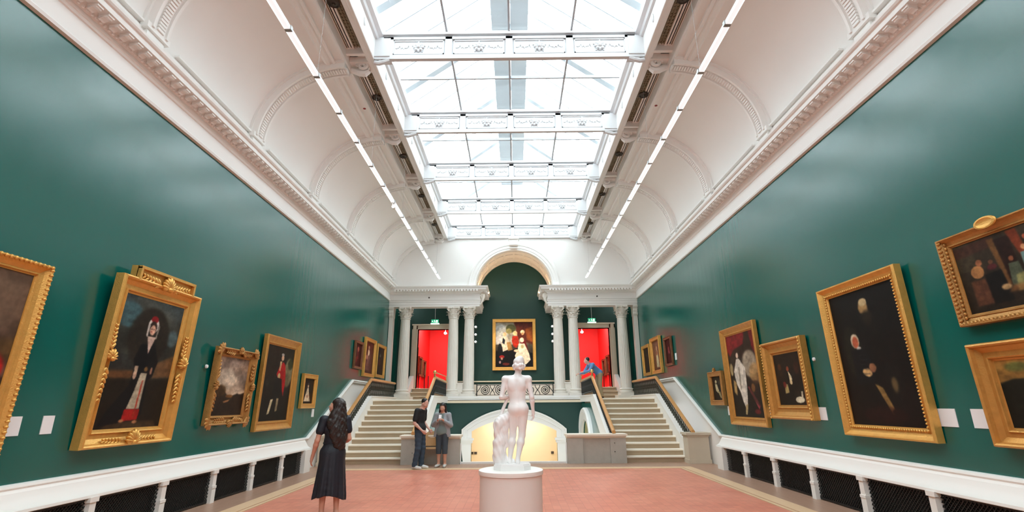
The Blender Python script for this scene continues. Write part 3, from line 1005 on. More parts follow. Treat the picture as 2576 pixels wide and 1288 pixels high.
# ---- low arch under the landing, well walls
lw = MB()
def seg(half, z0, rise, n=24):
    R = (half * half + rise * rise) / (2 * rise)
    a = math.asin(half / R)
    return [(R * math.sin(a - 2 * a * k / n), z0 + rise - R + R * math.cos(a - 2 * a * k / n)) for k in range(n + 1)]
def leg_arch(half, z0, rise, zb, n=24):
    return [(half, zb)] + seg(half, z0, rise, n) + [(-half, zb)]
ar = seg(1.76, 0.54, 0.47)
for k in range(24):
    (xa, za), (xb, zb) = ar[k], ar[k + 1]
    lw.add([(xa, 21.6, za), (xb, 21.6, zb), (xb, 21.6, 1.7), (xa, 21.6, 1.7), (xa, 22.0, za), (xb, 22.0, zb), (xb, 22.0, 1.7), (xa, 22.0, 1.7)],
           [(0, 1, 2, 3), (4, 7, 6, 5), (0, 4, 5, 1), (3, 2, 6, 7)])
lw.box(-2.95, -1.76, 21.6, 22.0, -1.1, 1.7)
lw.box(1.76, 2.95, 21.6, 22.0, -1.1, 1.7)
lower = struct(lw.build('wall_lower', green_shaded))
m = MB()
inn, out = leg_arch(1.72, 0.54, 0.46, 0.26), leg_arch(2.13, 0.62, 0.81, 0.26)
vs, fs = [], []
prof = [(0.0, 0.0), (0.0, -0.12), (0.45, -0.12), (0.5, -0.17), (0.62, -0.17), (0.66, -0.14), (0.78, -0.14), (0.84, -0.20), (0.97, -0.21), (1.0, -0.16), (1.0, 0.0)]
for (xi_, zi_), (xo_, zo_) in zip(inn, out):
    for d, dy in prof:
        vs.append((xi_ + (xo_ - xi_) * d, 21.6 + dy, zi_ + (zo_ - zi_) * d))
k_ = len(prof)
for i in range(len(inn) - 1):
    for k in range(k_):
        fs.append((i * k_ + k, i * k_ + (k + 1) % k_, (i + 1) * k_ + (k + 1) % k_, (i + 1) * k_ + k))
m.add(vs, fs)
m.build('low_archivolt', white, lower, smooth=True, ang=25)
for s in (-1, 1):
    m = MB()
    m.prism([(s * 1.74, 0.14), (s * 2.16, 0.14), (s * 1.98, -1.1), (s * 1.76, -1.1)], 'y', 21.42, 21.62)
    m.box(min(s * 1.68, s * 2.19), max(s * 1.68, s * 2.19), 21.38, 21.62, 0.10, 0.20)
    m.box(min(s * 1.64, s * 2.23), max(s * 1.64, s * 2.23), 21.34, 21.62, 0.20, 0.28)
    m.build('impost_pier', white, lower)
MB().box(-2.9, 2.9, 24.0, 24.2, -1.1, 1.3).build('passage_wall', yellow_wall, lower)
for s in (-1, 1):
    MB().box(s * 2.3 - .1, s * 2.3 + .1, 22.0, 24.0, -1.1, 1.3).build('passage_wall', yellow_wall, lower)
for x in (-1.90, -1.74, 1.70):
    tag(MB().box(x - 0.06, x + 0.06, 23.97, 24.0, -0.55, -0.45).build('wall_socket', dark_metal),
        {-1.90: 'left one of the two small dark wall plates left under the low arch', -1.74: 'right one of the two small dark wall plates left under the low arch', 1.70: 'single small dark wall plate right under the low arch'}[x], 'wall plate')
# green flank walls of the stairs with their own white arches
for s, nm in ((-1, 'left'), (1, 'right')):
    X0, X1 = s * 2.78, s * 2.9
    m = MB()
    yc, ha, hb, zs = 20.15, 1.15, 0.70, 0.33
    pa = [(yc + ha * math.cos(PI * k / 20), zs + hb * math.sin(PI * k / 20)) for k in range(21)]
    top = lambda y: 0.05 + (min(y, 18.05) - 15.15) * 0.555 - 0.05
    for k in range(20):
        (ya, za), (yb, zb) = pa[k], pa[k + 1]
        m.add([(X0, ya, za), (X0, yb, zb), (X0, yb, top(yb)), (X0, ya, top(ya)), (X1, ya, za), (X1, yb, zb), (X1, yb, top(yb)), (X1, ya, top(ya))],
              [(0, 1, 2, 3), (4, 7, 6, 5), (0, 4, 5, 1), (3, 2, 6, 7)])
    m.prism([(15.15, -1.1), (yc - ha, -1.1), (yc - ha, top(yc - ha)), (18.05, top(18.05)), (15.15, 0.0)], 'x', X0, X1)
    m.prism([(yc + ha, -1.1), (21.6, -1.1), (21.6, 1.66), (yc + ha, 1.66)], 'x', X0, X1)
    fw = m.build('flank_wall', green, lower)
    m = MB()
    vs, fs = [], []
    prof = [(0.0, 0.0), (0.0, -0.10), (0.2, -0.10), (0.25, -0.15), (0.36, -0.15), (0.40, -0.1), (0.40, 0.0)]
    for i in range(25):
        a = PI * i / 24
        for d, dx in prof:
            vs.append((X0 + s * dx, yc + (ha - 0.05 + d * 1.2) * math.cos(a), zs + (hb - 0.02 + d * 1.1) * math.sin(a)))
    kk = len(prof)
    for i in range(24):
        for k in range(kk):
            fs.append((i * kk + k, i * kk + (k + 1) % kk, (i + 1) * kk + (k + 1) % kk, (i + 1) * kk + k))
    m.add(vs, fs)
    for q in (-1, 1):
        m.box(min(X0, X0 - s * .14), max(X0, X0 - s * .14), yc + q * (ha + 0.2) - 0.26, yc + q * (ha + 0.2) + 0.26, -1.1, zs)
    m.build('flank_archivolt', white, lower, smooth=True, ang=25)
    MB().box(min(s * 2.83, s * 2.89), max(s * 2.83, s * 2.89), yc - ha - .02, yc + ha + .02, -1.1, zs + hb + .05).build('arch_recess', olive_wall, lower)

# ---- the two flights
RISE, TREAD, Y1 = ZL / 11, 0.29, 15.15
nose = MB()
for s, nm in ((-1, 'left'), (1, 'right')):
    st = thing('staircase', 'pale stone flight of eleven steps on the %s of the hall' % nm, 'stairs', (0, 0, 0))
    for k in range(11):
        y = Y1 + TREAD * k
        z0 = 0.0 if k == 0 else RISE * k
        xo = 4.93 if k > 2 else 5.0
        xi = 2.92 if k > 2 else 3.1
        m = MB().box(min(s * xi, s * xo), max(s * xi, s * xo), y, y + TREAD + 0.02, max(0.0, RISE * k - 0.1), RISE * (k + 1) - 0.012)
        o = m.build('step', riser_shaded, st)  # risers darkened, nosings lightened: light from above put into the stone colours
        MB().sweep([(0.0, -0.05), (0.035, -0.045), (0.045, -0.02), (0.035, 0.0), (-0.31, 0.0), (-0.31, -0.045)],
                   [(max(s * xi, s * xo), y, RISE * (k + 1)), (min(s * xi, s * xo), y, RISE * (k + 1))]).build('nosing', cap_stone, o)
    # raking outer and inner strings (white)
    def string(x0, x1, ys, drop):
        zs = 0.30 + 0.515 * (ys - 14.75)
        pts = [(ys, 0.0), (ys, zs), (17.80, 1.87), (YE - .14, 1.87), (YE - .14, 1.66), (18.72, 1.66), (ys + 0.25, 0.0)] if drop else \
              [(ys, 0.0), (ys, zs), (17.80, 1.87), (YE - .14, 1.87), (YE - .14, 1.60), (18.2, 1.60), (15.5, 0.0)]
        return MB().prism(pts, 'x', min(x0, x1), max(x0, x1))
    string(s * 4.87, s * 5.10, 15.14, False).build('outer_string', white_gloss, st)
    string(s * 2.74, s * 2.92, 15.30, True).build('inner_string', white_gloss, st)
    for x0, x1, ys in ((4.85, 5.12, 15.14), (2.72, 2.94, 15.30)):
        zs = 0.30 + 0.515 * (ys - 14.75)
        pts = [(ys, zs), (17.80, 1.87), (YE - .14, 1.87), (YE - .14, 1.90), (17.79, 1.90), (ys, zs + .034)]
        MB().prism(pts, 'x', min(s * x0, s * x1), max(s * x0, s * x1)).build('string_cap', white_gloss, st)

# ---- iron balustrades with oak handrails
bal_v = MB()
bal_v.box(-0.011, 0.011, -0.011, 0.011, 0, 0.52)
bal_v.box(-0.02, 0.02, -0.02, 0.02, 0.24, 0.29)
bar_me = bal_v.mesh('baluster', black_iron)
sc = MB()
for sg in (-1, 1):
    sc.tube([(0, sg * (0.010 + 0.035 * math.sin(q / 6 * PI)), 0.02 + 0.036 * q) for q in range(7)], 0.007, 4)
    sc.tube([(0, sg * (0.010 + 0.03 * math.sin(q / 5 * PI)), 0.29 + 0.04 * q) for q in range(6)], 0.007, 4)
scroll_me = sc.mesh('scroll_panel', black_iron)
def balustrade(name, label, x, path, step, metal):
    t = thing(name, label, 'balustrade', (0, 0, 0))
    prof = [(-0.045, -0.02), (-0.055, 0.02), (-0.04, 0.055), (0.0, 0.07), (0.04, 0.055), (0.055, 0.02), (0.045, -0.02)]
    MB().sweep(prof, [(x, y, z) for y, z in path]).build('handrail', oak, t, smooth=True, ang=40)
    MB().sweep([(-0.014, -0.05), (-0.014, -0.02), (0.014, -0.02), (0.014, -0.05)], [(x, y, z) for y, z in path]).build('top_bar', metal, t)
    MB().sweep([(-0.012, -0.51), (-0.012, -0.485), (0.012, -0.485), (0.012, -0.51)], [(x, y, z) for y, z in path]).build('bottom_bar', metal, t)
    MB().sweep([(-0.010, -0.28), (-0.010, -0.26), (0.010, -0.26), (0.010, -0.28)], [(x, y, z) for y, z in path]).build('middle_bar', metal, t)
    y = path[0][0] + 0.12
    i = 0
    while y < path[-1][0] - 0.05:
        for (ya, za), (yb, zb) in zip(path[:-1], path[1:]):
            if ya <= y <= yb:
                z = za + (zb - za) * (y - ya) / (yb - ya)
        o = inst('baluster', BARS[metal.name], t, (x, y, z - 0.53))
        inst('scroll_panel', SCR[metal.name], o, (0, step / 2, 0.0))
        y += step
        i += 1
    return t
BARS = {}
SCR = {}
for mt in (black_iron, bronze_iron):
    a = bar_me.copy()
    a.materials.clear()
    a.materials.append(mt)
    BARS[mt.name] = a
    c = scroll_me.copy()
    c.materials.clear()
    c.materials.append(mt)
    SCR[mt.name] = c
for s, nm in ((-1, 'left'), (1, 'right')):
    outer = [(14.78, 0.80), (18.09, 2.44), (21.66, 2.44)]
    inner = [(14.95, 0.80), (18.55, 2.52), (21.66, 2.47)]
    balustrade('balustrade', 'iron balustrade with orange oak handrail on the wall side of the %s stairs' % nm, s * 5.0, outer, 0.13, bronze_iron)
    b = balustrade('balustrade', 'dark iron balustrade with orange oak handrail on the inner side of the %s stairs' % nm, s * 2.83, inner, 0.11, black_iron)
    m = MB()
    m.tube([(s * 2.83, 18.5, 2.5), (s * 2.83, 18.5, 2.66)], 0.03, 8)
    m.ell((s * 2.83, 18.5, 2.72), (0.065, 0.065, 0.065), 12)
    m.build('ball_finial', brass, b, smooth=True)
    MB().tube([(s * 2.83, 18.55, 2.72), (s * 2.83, 21.5, 2.72), (s * 2.83, 21.58, 2.64), (s * 2.83, 21.58, 2.45)], .018, 8).build('brass_rail', brass, b, smooth=True)

# ---- stone parapets either side of the well, newel pedestals
def parapet(name, label, s):
    t = thing(name, label, 'parapet', (s * 2.33, 14.95, 0))
    hw = 0.83
    MB().box(-hw + .05, hw - .05, 0.06, 0.3, 0.0, 0.66).build('panel', grey_stone, t)
    for q in (-1, 1):
        m = MB().box(q * (hw - .23) - .22, q * (hw - .23) + .22, 0.0, 0.34, 0.0, 0.66)
        m.build('pier', grey_stone, t)
    m = MB()
    m.sweep([(-0.02, 0.0), (0.0, 0.03), (0.05, 0.05), (0.06, 0.10), (0.05, 0.115), (-0.40, 0.115), (-0.42, 0.0)], [(hw, 0.0, 0.66), (-hw, 0.0, 0.66)])
    m.box(-hw - .04, hw + .04, -0.04, 0.38, 0.715, 0.77)
    m.build('coping', cap_stone, t)
    return t
parapet('parapet', 'grey stone parapet with two piers and a pale coping right of the low arch', 1)
parapet('parapet', 'grey stone parapet left of the low arch behind the couple and the chair', -1)
for s, nm in ((-1, 'left'), (1, 'right')):
    t = thing('newel_pedestal', 'square buff stone newel pedestal at the foot of the %s stairs by the wall' % nm, 'pedestal', (s * 5.10, 14.92, 0))
    MB().box(-0.29, 0.29, -0.2, 0.2, 0, 0.70).build('shaft', buff_stone, t)
    m = MB().box(-0.31, 0.31, -0.23, 0.23, 0.70, 0.74)
    m.box(-0.34, 0.34, -0.26, 0.26, 0.74, 0.80)
    m.build('cap', buff_stone, t)
    MB().box(-0.31, 0.31, -0.22, 0.22, 0, 0.1).build('foot', buff_stone, t)
struct(MB().box(-1.5, 1.5, 15.05, 15.17, 0.0, 0.05).build('trim_16', white))
for s in (-1, 1):
    MB().box(s * 1.48 - .015, s * 1.48 + .015, 15.0, 15.03, 0, 0.55).build('slim_post', white_metal, bpy.data.objects['trim_16'])

# ---- iron scroll railing between the inner columns
t = thing('scroll_railing', 'low black wrought iron railing of scrolls and crosses between the inner columns', 'railing', (0.05, 21.72, 1.92))
m = MB()
m.box(-1.62, 1.62, -0.012, 0.012, 0.43, 0.455)
m.box(-1.62, 1.62, -0.012, 0.012, 0.03, 0.05)
for s in (-1, 1):
    m.box(s * 1.60 - .02, s * 1.60 + .02, -0.02, 0.02, 0.0, 0.50)
m.build('frame', black_iron, t)
for k in range(5):
    m = MB()
    sgn = 1 if k % 2 else -1
    pts = []
    for q in range(44):
        a = q / 43 * 5.2 * PI
        r = 0.205 * (1 - q / 50)
        pts.append((sgn * r * math.cos(a + PI / 2), 0, 0.24 + r * math.sin(a + PI / 2)))
    m.tube(pts, 0.016, 6)
    m.ell((0, 0, 0.24), (0.035, 0.03, 0.035), 8)
    m.build('scroll', black_iron, t, smooth=True, loc=(-1.26 + 0.63 * k, 0, 0))
for k in range(4):
    m = MB()
    for sg in (-1, 1):
        m.tube([(sg * 0.10 * math.cos(q / 8 * PI), 0, 0.05 + 0.38 * q / 8) for q in range(9)], 0.014, 6)
    m.ell((0, 0, 0.24), (0.03, 0.03, 0.03), 6)
    m.build('cross', black_iron, t, smooth=True, loc=(-0.945 + 0.63 * k, 0, 0))
for s in (-1, 1):
    m = MB()
    m.tube([(s * (0.0 + 0.10 * math.cos(q / 8 * PI)), 0, 0.05 + 0.38 * q / 8) for q in range(9)], 0.014, 6)
    m.build('end_curve', black_iron, t, smooth=True, loc=(s * 1.53, 0, 0))

# ---- exit signs, loggia spotlights with their own light
for s, nm in ((-1, 'left'), (1, 'right')):
    t = thing('exit_sign', 'lit green and white running man exit sign above the %s red doorway' % nm, 'exit sign', (s * 3.66, 23.3, 5.24))
    MB().box(-0.17, 0.17, -0.03, 0.03, 0.0, 0.17).build('panel', exit_green, t)
    MB().box(-0.20, 0.20, -0.05, 0.05, -0.045, 0.0).build('light_bar', exit_white, t)
    g = MB()
    g.box(0.05, 0.13, -0.034, -0.03, 0.03, 0.14)                       # doorway
    g.ell((-0.02, -0.033, 0.135), (0.014, 0.003, 0.014), 8)             # running figure
    g.prism([(-0.035, 0.115), (0.0, 0.12), (0.01, 0.075), (-0.02, 0.07)], 'y', -0.034, -0.03)
    g.prism([(-0.02, 0.075), (-0.005, 0.075), (-0.045, 0.03), (-0.06, 0.032)], 'y', -0.034, -0.03)
    g.prism([(0.0, 0.078), (0.012, 0.072), (0.03, 0.045), (0.02, 0.03), (0.012, 0.05)], 'y', -0.034, -0.03)
    g.prism([(-0.15, 0.085), (-0.11, 0.12), (-0.11, 0.095), (-0.08, 0.095), (-0.08, 0.075), (-0.11, 0.075), (-0.11, 0.05)], 'y', -0.034, -0.03)
    g.build('pictogram', exit_white, t)
    MB().tube([(0, 0, 0.17), (0, 0, 1.26)], 0.008, 6).build('hanger', white_metal, t)
sp_body = MB().lathe([(0.035, 0.0), (0.055, 0.02), (0.06, 0.12), (0.03, 0.16)], n=14, axis='y')
sp_me = sp_body.mesh('housing', white_metal, smooth=True)
sp_lens = MB().lathe([(0.0, -0.004), (0.05, -0.002), (0.045, 0.012)], n=14, axis='y').mesh('lens', lens_glow)
for s, nm in ((-1, 'left'), (1, 'right')):
    for z, w in ((4.93, 'top'), (4.59, 'middle'), (4.27, 'bottom')):
        t = thing('spotlight', '%s of the three small spotlights beside the column on the %s of the arch' % (w, nm), 'spotlight', (s * 1.72 + .03, 22.45, z), 0, 'loggia spotlights')
        inst('housing', sp_me, t, (0, 0, 0))
        inst('lens', sp_lens, t)
        MB().box(-0.01, 0.01, 0.05, 0.07, -0.10, 0.0).build('bracket', white_metal, t)
    rail = tag(MB().box(s * 1.72 + .02, s * 1.72 + .04, 22.49, 22.52, 3.6, 5.72).build('spot_rail', black_iron), 'thin dark upright rail carrying three spotlights on the %s of the arch' % nm, 'rail')
    lamp('loggia_spot_' + nm, 'SPOT', (s * 1.5, 22.0, 5.2), 150, WARM, 0.05, (0, 23.5, 4.2), spot=52)
    lamp('wainscot_fill_' + nm, 'SPOT', (s * 1.2, 22.3, 5.6), 160, WARM, 0.05, (s * 0.9, 23.5, 2.1), spot=34)  # added unseen spot that brightens the wainscot behind the railing
    lamp('arch_fill_' + nm, 'AREA', (s * 1.45 + .05, 22.6, 6.66), 26, (1, 0.62, 0.34), 0.12, (s * 0.2, 22.6, 8.5), 1.4)  # added unseen warm lamp that lights the vault from below
# ------------------------------------------------------------------ paintings
RS = np.random.RandomState(3)
def srgb(c):
    c = np.asarray(c, float) / 255.0
    return np.where(c <= 0.04045, c / 12.92, ((c + 0.055) / 1.055) ** 2.4)
class Paint:
    def __init__(s, w, h, top, bot):
        w, h = int(w * 1.7), int(h * 1.7)
        s.w, s.h = w, h
        s.U, s.V = np.meshgrid((np.arange(w) + .5) / w, (np.arange(h) + .5) / h)
        t = s.V[..., None]
        s.img = np.array(bot, float) * (1 - t) + np.array(top, float) * t
        s.asp = h / w
    def _blur(s, m, n):
        for _ in range(n):
            p = np.pad(m, 1, mode='edge')
            m = (p[:-2, 1:-1] + p[2:, 1:-1] + p[1:-1, :-2] + p[1:-1, 2:] + 2 * m) / 6
        return m
    def put(s, m, col, op=1.0):
        m = (m * op)[..., None]
        s.img = s.img * (1 - m) + np.array(col, float) * m
        return s
    def e(s, cx, cy, rx, ry, col, rot=0, soft=1, op=1.0):
        a = math.radians(rot)
        dx, dy = (s.U - cx), (s.V - cy) * s.asp
        x = dx * math.cos(a) + dy * math.sin(a)
        y = -dx * math.sin(a) + dy * math.cos(a)
        d = (x / rx) ** 2 + (y / (ry * s.asp)) ** 2
        return s.put(s._blur((d < 1).astype(float), int(soft * 2.6)), col, op)
    def p(s, pts, col, soft=1, op=1.0):
        m = np.zeros_like(s.U, bool)
        n = len(pts)
        j = n - 1
        for i in range(n):
            xi, yi = pts[i]
            xj, yj = pts[j]
            c = ((yi > s.V) != (yj > s.V)) & (s.U < (xj - xi) * (s.V - yi) / ((yj - yi) or 1e-9) + xi)
            m ^= c
            j = i
        return s.put(s._blur(m.astype(float), int(soft * 2.6)), col, op)
    def clouds(s, col, op=0.5, sx=6, sy=9, y0=0.0):
        m = RS.rand(sy, sx)
        iy = np.linspace(0, sy - 1.001, s.h)
        ix = np.linspace(0, sx - 1.001, s.w)
        a, b = iy.astype(int), ix.astype(int)
        fy, fx = (iy - a)[:, None], (ix - b)[None]
        g = m[a][:, b] * (1 - fy) * (1 - fx) + m[a + 1][:, b] * fy * (1 - fx) + m[a][:, b + 1] * (1 - fy) * fx + m[a + 1][:, b + 1] * fy * fx
        g = np.clip((g - 0.35) * 2, 0, 1) * (s.V > y0)
        return s.put(s._blur(g, 2), col, op)
    def done(s):
        n = np.zeros((s.h, s.w))
        for q, a in ((1, .05), (3, .07), (8, .10)):
            g = RS.rand(s.h // q + 2, s.w // q + 2)
            g = np.repeat(np.repeat(g, q, 0), q, 1)[:s.h, :s.w]
            n += (s._blur(g, q) - .5) * a * 2
        # impasto: darks and lights broken up, slight warm varnish in the darks
        img = s.img * (1 + n[..., None]) + n[..., None] * 14
        img = np.clip(img, 0, 255) / 255
        return img ** 1.15 * 255

def canvas(name, P, w, h, parent, y, z0, bow=0.0):
    """grid mesh carrying the painted picture as vertex colour; faces -Y, centred on x, bottom at z0"""
    im = P.done()
    H_, W_ = im.shape[:2]
    xs = (np.arange(W_ + 1) / W_ - 0.5) * w
    zs = np.arange(H_ + 1) / H_ * h + z0
    X, Z = np.meshgrid(xs, zs)
    co = np.stack([X, np.full_like(X, y), Z], -1).reshape(-1, 3)
    idx = np.arange((H_ + 1) * (W_ + 1)).reshape(H_ + 1, W_ + 1)
    f = np.stack([idx[:-1, :-1], idx[:-1, 1:], idx[1:, 1:], idx[1:, :-1]], -1).reshape(-1, 4)
    me = bpy.data.meshes.new(name)
    me.vertices.add(len(co))
    me.vertices.foreach_set('co', co.ravel())
    me.loops.add(f.size)
    me.loops.foreach_set('vertex_index', f.ravel())
    me.polygons.add(len(f))
    me.polygons.foreach_set('loop_start', np.arange(0, f.size, 4))
    me.polygons.foreach_set('loop_total', np.full(len(f), 4))
    me.update()
    lin = srgb(im)
    pv = np.ones((H_ + 1, W_ + 1, 4))
    pad = np.pad(lin, ((0, 1), (0, 1), (0, 0)), mode='edge')
    pv[..., :3] = pad
    ca = me.color_attributes.new('paint', 'FLOAT_COLOR', 'POINT')
    ca.data.foreach_set('color', pv.ravel().astype(np.float32))
    me.materials.append(oil_paint)
    o = bpy.data.objects.new(name, me)
    COL.objects.link(o)
    o.parent = parent
    return o

def frame_ring(prof, w, h, z0=0.0):
    """prof: (inset from outer edge, depth towards the viewer)"""
    vs, fs = [], []
    n = len(prof)
    for sx, sz in ((-1, -1), (1, -1), (1, 1), (-1, 1)):
        for d, t in prof:
            vs.append((sx * (w / 2 - d), -t, z0 + h / 2 + sz * (h / 2 - d)))
    for i in range(4):
        j = (i + 1) % 4
        for k in range(n):
            k2 = (k + 1) % n
            fs.append((i * n + k, j * n + k, j * n + k2, i * n + k2))
    return MB().add(vs, fs)
P_PLAIN = lambda f, dp: [(0, 0), (0, dp * .8), (f * .06, dp), (f * .16, dp), (f * .25, dp * .82), (f * .45, dp * .55), (f * .7, dp * .42), (f * .75, dp * .52), (f * .86, dp * .5), (f * .92, dp * .3), (f, dp * .28), (f, 0)]
P_SCOOP = lambda f, dp: [(0, 0), (0, dp * .75), (f * .05, dp * .95), (f * .12, dp), (f * .2, dp * .9), (f * .26, dp * .6), (f * .5, dp * .35), (f * .72, dp * .35), (f * .78, dp * .5), (f * .84, dp * .45), (f * .88, dp * .25), (f, dp * .2), (f, 0)]
P_FLAT = lambda f, dp: [(0, 0), (0, dp * .9), (f * .05, dp), (f * .14, dp), (f * .18, dp * .85), (f * .75, dp * .75), (f * .8, dp * .9), (f * .92, dp * .85), (f, dp * .5), (f, 0)]

def picture(label, P, side, ya, yb, z0, z1, fw, dp, prof, m, lean=2.0, wallx=5.44, res=None, name='framed_painting', group=None, loc=None, rz=None):
    w, h = abs(yb - ya), z1 - z0
    if loc is None:
        loc = (side * wallx, (ya + yb) / 2, z0)
        rz = PI / 2 if side < 0 else -PI / 2
    t = thing(name, label, 'painting', loc, rz, group)
    t.rotation_euler = (math.radians(lean), 0, rz)
    t.location.z = z0
    fr = frame_ring(prof(fw, dp), w, h).build('frame', m, t, smooth=True, ang=20)
    canvas('canvas', P, w - 2 * fw + .01, h - 2 * fw + .01, t, -dp * .22, fw - .005)
    return t, fr, w, h

def shell(mb, c, r, ang=0, n=9, th=0.03):
    """fan of lobes with a scroll at its root, in the XZ plane in front of y"""
    for k in range(n):
        a = ang + (k - (n - 1) / 2) * (PI * 0.95 / n)
        L = r * (1 - 0.25 * abs(k - (n - 1) / 2) / n * 2)
        d = Vector((math.sin(a), 0, math.cos(a)))
        R = Matrix.Rotation(a, 3, 'Y')
        mb.ell((c[0] + d.x * L * .55, c[1] - th * .5, c[2] + d.z * L * .55), (r * .13, th, L * .5), 6, R)
    d = Vector((math.sin(ang), 0, math.cos(ang)))
    for q in (-1, 1):
        px = c[0] + q * math.cos(ang) * r * .35
        pz = c[2] - q * math.sin(ang) * r * .35
        mb.ell((px, c[1] - th * .4, pz), (r * .22, th, r * .2), 8)
    mb.ell((c[0], c[1] - th * .6, c[2]), (r * .2, th * 1.2, r * .2), 8)
def leaves(mb, p0, p1, n, size, y, wig=0.4):
    p0, p1 = Vector(p0), Vector(p1)
    d = (p1 - p0)
    an = math.atan2(d.x, d.y)
    for k in range(n):
        q = p0 + d * ((k + .5) / n)
        s_ = size * (1 - 0.55 * k / n)
        for e in (-1, 1):
            a = an + e * 0.7
            R = Matrix.Rotation(a, 3, 'Y')
            mb.ell((q.x + math.sin(a) * s_ * .4, y, q.y + math.cos(a) * s_ * .4), (s_ * .28, 0.02, s_ * .6), 6, R)
def corner_leaf(t, w, h, f, y, s_):
    for sx in (-1, 1):
        for sz in (-1, 1):
            mb = MB()
            c = (sx * (w / 2 - f * .45), y, h / 2 + sz * (h / 2 - f * .45))
            for k in range(5):
                a = math.atan2(sx, sz) + (k - 2) * 0.5
                mb.ell((c[0] + math.sin(a) * s_ * .3, y, c[2] + math.cos(a) * s_ * .3), (s_ * .2, .025, s_ * .42), 6, Matrix.Rotation(a, 3, 'Y'))
            mb.build('corner_leaf', gold_old, t, smooth=True, ang=80)

# B: the tall lady in black with white skirt
P = Paint(80, 150, (70, 82, 84), (38, 28, 20))
P.clouds((125, 120, 100), .5, 5, 8, .55).clouds((30, 28, 22), .8, 4, 7).e(.12, .85, .2, .1, (70, 105, 112), soft=6, op=.8).e(.9, .72, .1, .07, (95, 120, 125), soft=5, op=.7)
P.e(.5, .7, .33, .24, (42, 36, 28), soft=9, op=.9).p([(0, .42), (.5, .44), (.5, .37), (0, .36)], (120, 78, 42), 5, .8).p([(.7, .5), (1, .58), (1, .4), (.7, .38)], (128, 92, 58), 5, .8)
P.p([(0, .36), (1, .38), (1, 0), (0, 0)], (34, 27, 18), 6, .9).p([(.2, .05), (.9, .05), (.95, .0), (.1, .0)], (88, 66, 44), 3, .7)
P.p([(.40, .64), (.62, .66), (.74, .52), (.70, .40), (.63, .36), (.66, .1), (.56, .06), (.05, .02), (.12, .12), (.36, .32), (.38, .45), (.34, .52)], (12, 12, 16), 1)
P.p([(.50, .42), (.60, .42), (.60, .14), (.40, .14), (.46, .28)], (176, 164, 142), 1).p([(.38, .14), (.62, .14), (.61, .06), (.36, .05)], (165, 30, 28), 1).p([(.55, .36), (.57, .36), (.55, .08), (.53, .08)], (170, 60, 40), 1)
P.p([(.47, .71), (.61, .71), (.54, .57)], (205, 180, 165), 1).e(.53, .80, .09, .06, (214, 204, 194)).e(.53, .85, .06, .028, (140, 30, 35)).e(.53, .785, .062, .05, (58, 40, 32)).e(.53, .762, .045, .042, (214, 172, 148)).p([(.44, .80), (.475, .80), (.47, .70), (.445, .71)], (200, 190, 180), 1).e(.515, .748, .012, .005, (150, 60, 55))
P.p([(.615, .82), (.64, .8), (.62, .69), (.60, .70)], (150, 140, 128), 1).e(.512, .77, .01, .005, (70, 45, 40)).e(.548, .77, .01, .005, (70, 45, 40)).e(.41, .40, .03, .035, (205, 170, 145)).p([(.38, .47), (.44, .47), (.44, .42), (.39, .42)], (190, 165, 140), 1).e(.66, .44, .02, .03, (150, 110, 90)).e(.37, .055, .04, .012, (165, 115, 80)).e(.58, .045, .04, .012, (165, 115, 80)).e(.57, .45, .03, .02, (120, 92, 55))
t, fr, w, h = picture('large gilt framed portrait of a lady in black with shell crest on the frame', P, -1, 6.56, 8.27, 1.09, 3.36, 0.235, 0.15, P_SCOOP, gold, 2.6)
m = MB()
m.prism([(-0.62, h - .06), (0.62, h - .06), (0.62, h + .17), (-0.62, h + .17)], 'y', -0.10, 0.0)
m.prism([(-0.62, h + .13), (0.62, h + .13), (0.62, h + .17), (-0.62, h + .17)], 'y', -0.15, -0.09)
for q in (-1, 1):
    m.prism([(q * .58, h - .04), (q * .62, h - .04), (q * .62, h + .15), (q * .58, h + .15)], 'y', -0.15, -0.09)
m.build('crest', gold, t)
def shell_part(*a):
    mb = MB()
    shell(mb, *a)
    return mb.build('shell_ornament', a_mat, t, smooth=True, ang=80)
def leaf_part(*a):
    mb = MB()
    leaves(mb, *a)
    return mb.build('leaf_spray', a_mat, t, smooth=True, ang=80)
a_mat = gold
shell_part((0, -.12, h - .05), .19, 0, 9, .05)
shell_part((0, -.12, .05), .17, 0, 9, .05)
shell_part((-w / 2 + .11, -.11, h * .5), .13, PI / 2 * .2, 7, .04)
shell_part((w / 2 - .11, -.11, h * .5), .15, -PI / 2 * .2, 7, .045)
for q in (-1, 1):
    leaf_part((q * .12, h - .02), (q * .52, h + .04), 6, .11, -.12)
    leaf_part((q * .14, .06), (q * .5, .09), 6, .08, -.1)
    leaf_part((q * (w / 2 - .11), h * .5 + .1), (q * (w / 2 - .11), h * .5 + .45), 6, .10, -.10)
    leaf_part((q * (w / 2 - .11), h * .5 - .1), (q * (w / 2 - .11), h * .5 - .55), 7, .10, -.10)

# A: partly seen picture at the far left
P = Paint(80, 90, (96, 76, 62), (52, 36, 30))
P.clouds((130, 108, 88), .6, 6, 8, .4).p([(0, .55), (1, .62), (1, .5), (0, .45)], (104, 80, 46), 6, .7).e(.55, .48, .1, .09, (190, 150, 120)).p([(.3, .45), (.95, .5), (.98, .3), (.85, .12), (.35, .05)], (150, 26, 24), 2).e(.86, .44, .12, .1, (178, 34, 32), soft=3).p([(.1, .4), (.45, .45), (.4, .05), (.1, .02)], (40, 40, 46), 3)
t, fr, w, h = picture('gilt framed picture of a red robed figure at the far left edge', P, -1, 3.75, 5.58, 1.05, 3.17, 0.145, 0.11, P_PLAIN, gold, 2.2)
m = MB()
k = 0
while k * .055 < h - .04:
    for sx in (-1, 1):
        m.ell((sx * (w / 2 - .022), -.10, .03 + k * .055), (.024, .026, .018), 6)
    k += 1
k = 0
